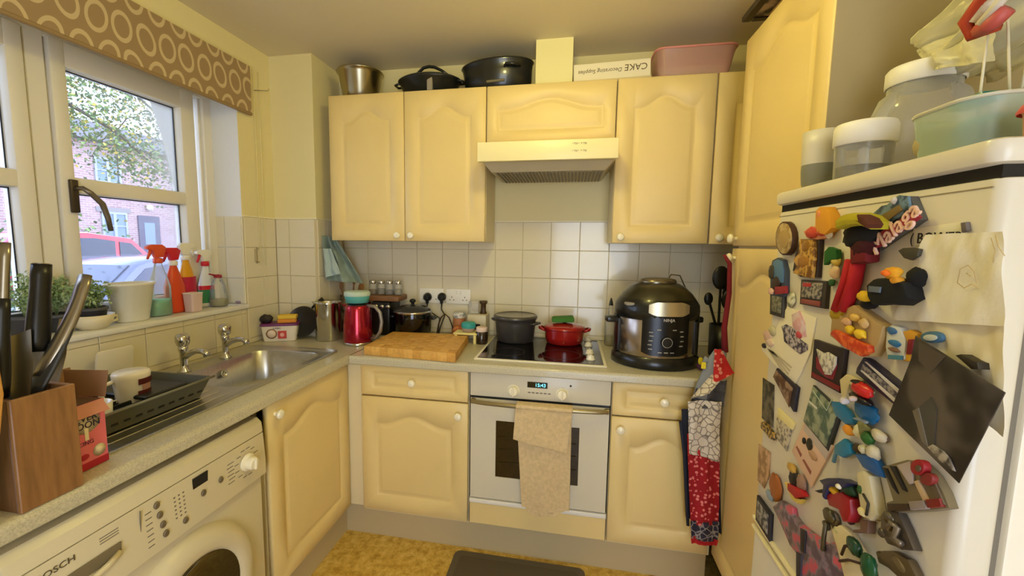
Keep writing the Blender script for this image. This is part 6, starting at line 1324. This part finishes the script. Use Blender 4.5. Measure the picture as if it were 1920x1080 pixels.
b = BM(); bx(b, 0, .030, -.060, .050, -.001, .001, 0); o = obj('carton_flap', b, mat('pink_inside', (196, 130, 110), .7), u); o.location = (.050, 0, .150); o.rotation_euler = (0, R(50), 0)
WP = mat('carton_cream', (240, 224, 196), .55)
b = BM(); lathe(b, [(.024, 0), (.0005, .0006)], (0, 0, 0), 20, sx=1.3); o = obj('cream_splash', b, WP, u, loc=(.0504, .012, .108), rot=(R(90), 0, R(90)))
obj('cream_splash', bx(BM(), .0500, .0507, .008, .016, .068, .10), WP, u, sm=False)
text('carton_lettering', 'SILVER', .021, mat('carton_navy', (44, 38, 70), .5), u, (.0514, .006, .118), (R(90), 0, R(90)), w=False)
text('carton_lettering', 'SPOON', .021, mat('carton_navy', (44, 38, 70)), u, (.0514, .006, .102), (R(90), 0, R(90)), w=False)
text('carton_lettering', 'ICING', .013, mat('carton_plum', (122, 60, 90), .5), u, (.0510, .008, .062), (R(90), 0, R(90)), w=False)
obj('carton_band', bx(BM(), .0500, .0506, -.050, .055, .002, .018), mat('carton_red', (176, 30, 50), .5), u, sm=False)
o = obj('cream_splash', lathe(BM(), [(.014, 0), (.0005, .0006)], (0, 0, 0), 18), WP, u, loc=(.0504, .036, .036), rot=(R(90), 0, R(90)))
obj('berry_print', ball(BM(), (.0505, .004, .032), .001, .010, .007), mat('carton_red', (176, 30, 50)), u)
# white crumpled bag behind carton
b = BM(); bmesh.ops.create_icosphere(b, subdivisions=4, radius=1)
for v in b.verts:
    p = v.co.copy(); k = 1+.45*noise.noise(p*2+Vector((7, 1, 2)))+.25*noise.noise(p*5); v.co = Vector((.17+p.x*.07*k, -1.605+p.y*.05*k, ZW+.055+p.z*.062*k)); v.co.z = max(v.co.z, ZW+.008)
tag(obj('white_bag', b, mat('white_film', (230, 226, 218), .35)), 'crumpled white plastic wrapping behind the pink carton', 'plastic bag')
# ================================================================ KNIFE BLOCK
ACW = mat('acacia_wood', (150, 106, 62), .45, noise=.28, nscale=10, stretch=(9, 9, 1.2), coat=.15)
ACD = mat('acacia_shaded', (110, 74, 44), .5, noise=.3, nscale=10, stretch=(9, 9, 1.2))  # shaded copy of the block wood, painted on the near side only
KX0, KX1, KY0, KY1, KZ = .462, .603, -1.795, -1.690, 1.128
u = thing('knife_block', 'square wooden knife block crammed with knives and utensils', 'knife block', ((KX0+KX1)/2, (KY0+KY1)/2, ZW))
w_ = .009
obj('front_side', bx(BM(), KX1-w_, KX1, KY0, KY1, ZW, KZ, .0015), ACW, u, w=True); obj('back_side', bx(BM(), KX0, KX0+w_, KY0, KY1, ZW, KZ, .0015), ACW, u, w=True)
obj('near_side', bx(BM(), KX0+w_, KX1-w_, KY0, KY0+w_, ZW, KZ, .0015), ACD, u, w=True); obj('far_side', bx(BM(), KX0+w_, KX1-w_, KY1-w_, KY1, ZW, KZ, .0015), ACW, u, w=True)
obj('bristle_insert', bx(BM(), KX0+w_, KX1-w_, KY0+w_, KY1-w_, ZW+.005, KZ-.018), mat('insert_dark', (26, 24, 24), .9, bump=1, bscale=400), u, w=True, sm=False)
def stick3(px0, py0, px1, py1, X0, X1):
    return at(px0, py0, 'x', X0), at(px1, py1, 'x', X1)
SSH = mat('steel_handle', (150, 142, 128), .28, .9)
def inblock(name, label, a, c_, parts):
    "a long utensil standing in the block from a (inside the block) to c_ (its top)"
    u2 = thing(name, label, 'kitchen knife' if 'knife' in name else 'utensil', a)
    d = c_-a; L_ = d.length; q = d.to_track_quat('Z', 'X')
    u2.rotation_mode = 'XYZ'; u2.rotation_euler = q.to_euler()
    for nm, fn, mt in parts: obj(nm, fn(L_), mt, u2)
    return u2
def blade(w, z1):
    def f(L_):
        b = BM(); prism(b, [(-w, 0), (w, 0), (w, L_*z1), (-w*.7, L_*z1)], -.0012, .0012, 'x'); return b
    return f
def grip(w, t, z0, curve=0):
    def f(L_):
        b = BM(); n = 8; rings = []
        for i in range(n+1):
            s = i/n; z = L_*(z0+(1-z0)*s); k = 1+.10*math.sin(s*PI*2)-.10*(1 if i in (0, n) else 0)
            rings.append([(t*k*math.cos(a), w*k*math.sin(a)+curve*math.sin(s*2.4), z) for a in [2*PI*j/16 for j in range(16)]])
        loft(b, rings); b.faces.new(b.verts[:16][::-1]); return b
    return f
P0 = Vector((.535, -1.755, 1.03))
a = Vector((.545, -1.735, 1.0)); c_ = at(78, 497, 'x', .50)
inblock('knife', 'knife with a straight black cylindrical handle and flat steel end', a, c_, [('knife_blade', blade(.018, .62), STEEL), ('knife_handle', grip(.018, .018, .52), BLACK), ('end_cap', lambda L_: lathe(BM(), [(.0165, L_), (.0165, L_+.002), (.0005, L_+.0022)], (0, 0, 0), 16), SSH)])
a = Vector((.550, -1.780, 1.0)); c_ = at(150, 516, 'x', .53)
inblock('knife', 'knife with a curved silver and dark handle leaning to the right', a, c_, [('knife_blade', blade(.016, .45), mat('dark_blade', (52, 50, 50), .35, .4)), ('knife_handle', grip(.016, .009, .42, .020), SSH), ('dark_spine', grip(.0175, .006, .30, .018), mat('dark_spine', (44, 44, 44), .4))])
a = Vector((.50, -1.765, 1.0)); c_ = at(8, 455, 'x', .47)
inblock('utensil', 'ribbed silver handled utensil at the far left of the block', a, c_, [('shaft', blade(.010, .6), STEEL), ('utensil_handle', grip(.012, .008, .45), SSH)])
a = Vector((.53, -1.72, 1.0)); c_ = at(118, 598, 'x', .49)
inblock('utensil', 'short broad steel blade poking up between the two knife handles', a, c_, [('utensil_blade', lambda L_: prism(BM(), [(-.012, 0), (.012, 0), (.020, L_*.7), (.012, L_), (-.006, L_)], -.001, .001, 'x'), SSH)])
a = Vector((.55, -1.76, 1.0)); c_ = at(38, 618, 'x', .52)
inblock('utensil', 'wide grey steel spatula blade low in the block', a, c_, [('utensil_blade', lambda L_: prism(BM(), [(-.010, 0), (.010, 0), (.019, L_*.7), (.016, L_), (-.014, L_*.95)], -.001, .001, 'x'), SSH)])
a = Vector((.56, -1.795, 1.0)); c_ = at(4, 560, 'x', .53)
inblock('utensil', 'black handled utensil at the left edge of the block', a, c_, [('shaft', blade(.009, .5), STEEL), ('utensil_handle', grip(.013, .011, .4), BLACK)])
b = BM()
pdl = [(-.018, 0), (.018, 0), (.030, .08), (.040, .17), (.043, .24), (.036, .295), (.02, .32), (0, .327), (-.02, .32), (-.036, .295), (-.043, .24), (-.040, .17), (-.030, .08)]
prism(b, pdl, -.009, .009, 'y', bev=.003)
o = obj('wooden_paddle', b, mat('honey_wood', (198, 142, 66), .45, noise=.2, nscale=10, stretch=(10, 10, 1))); o.location = (.648, -1.872, ZW+.002) if False else (.580, -1.862, ZW+.002); o.rotation_euler = (0, R(5), R(65)); tag(o, 'rounded honey coloured wooden board standing left of the knife block', 'board')
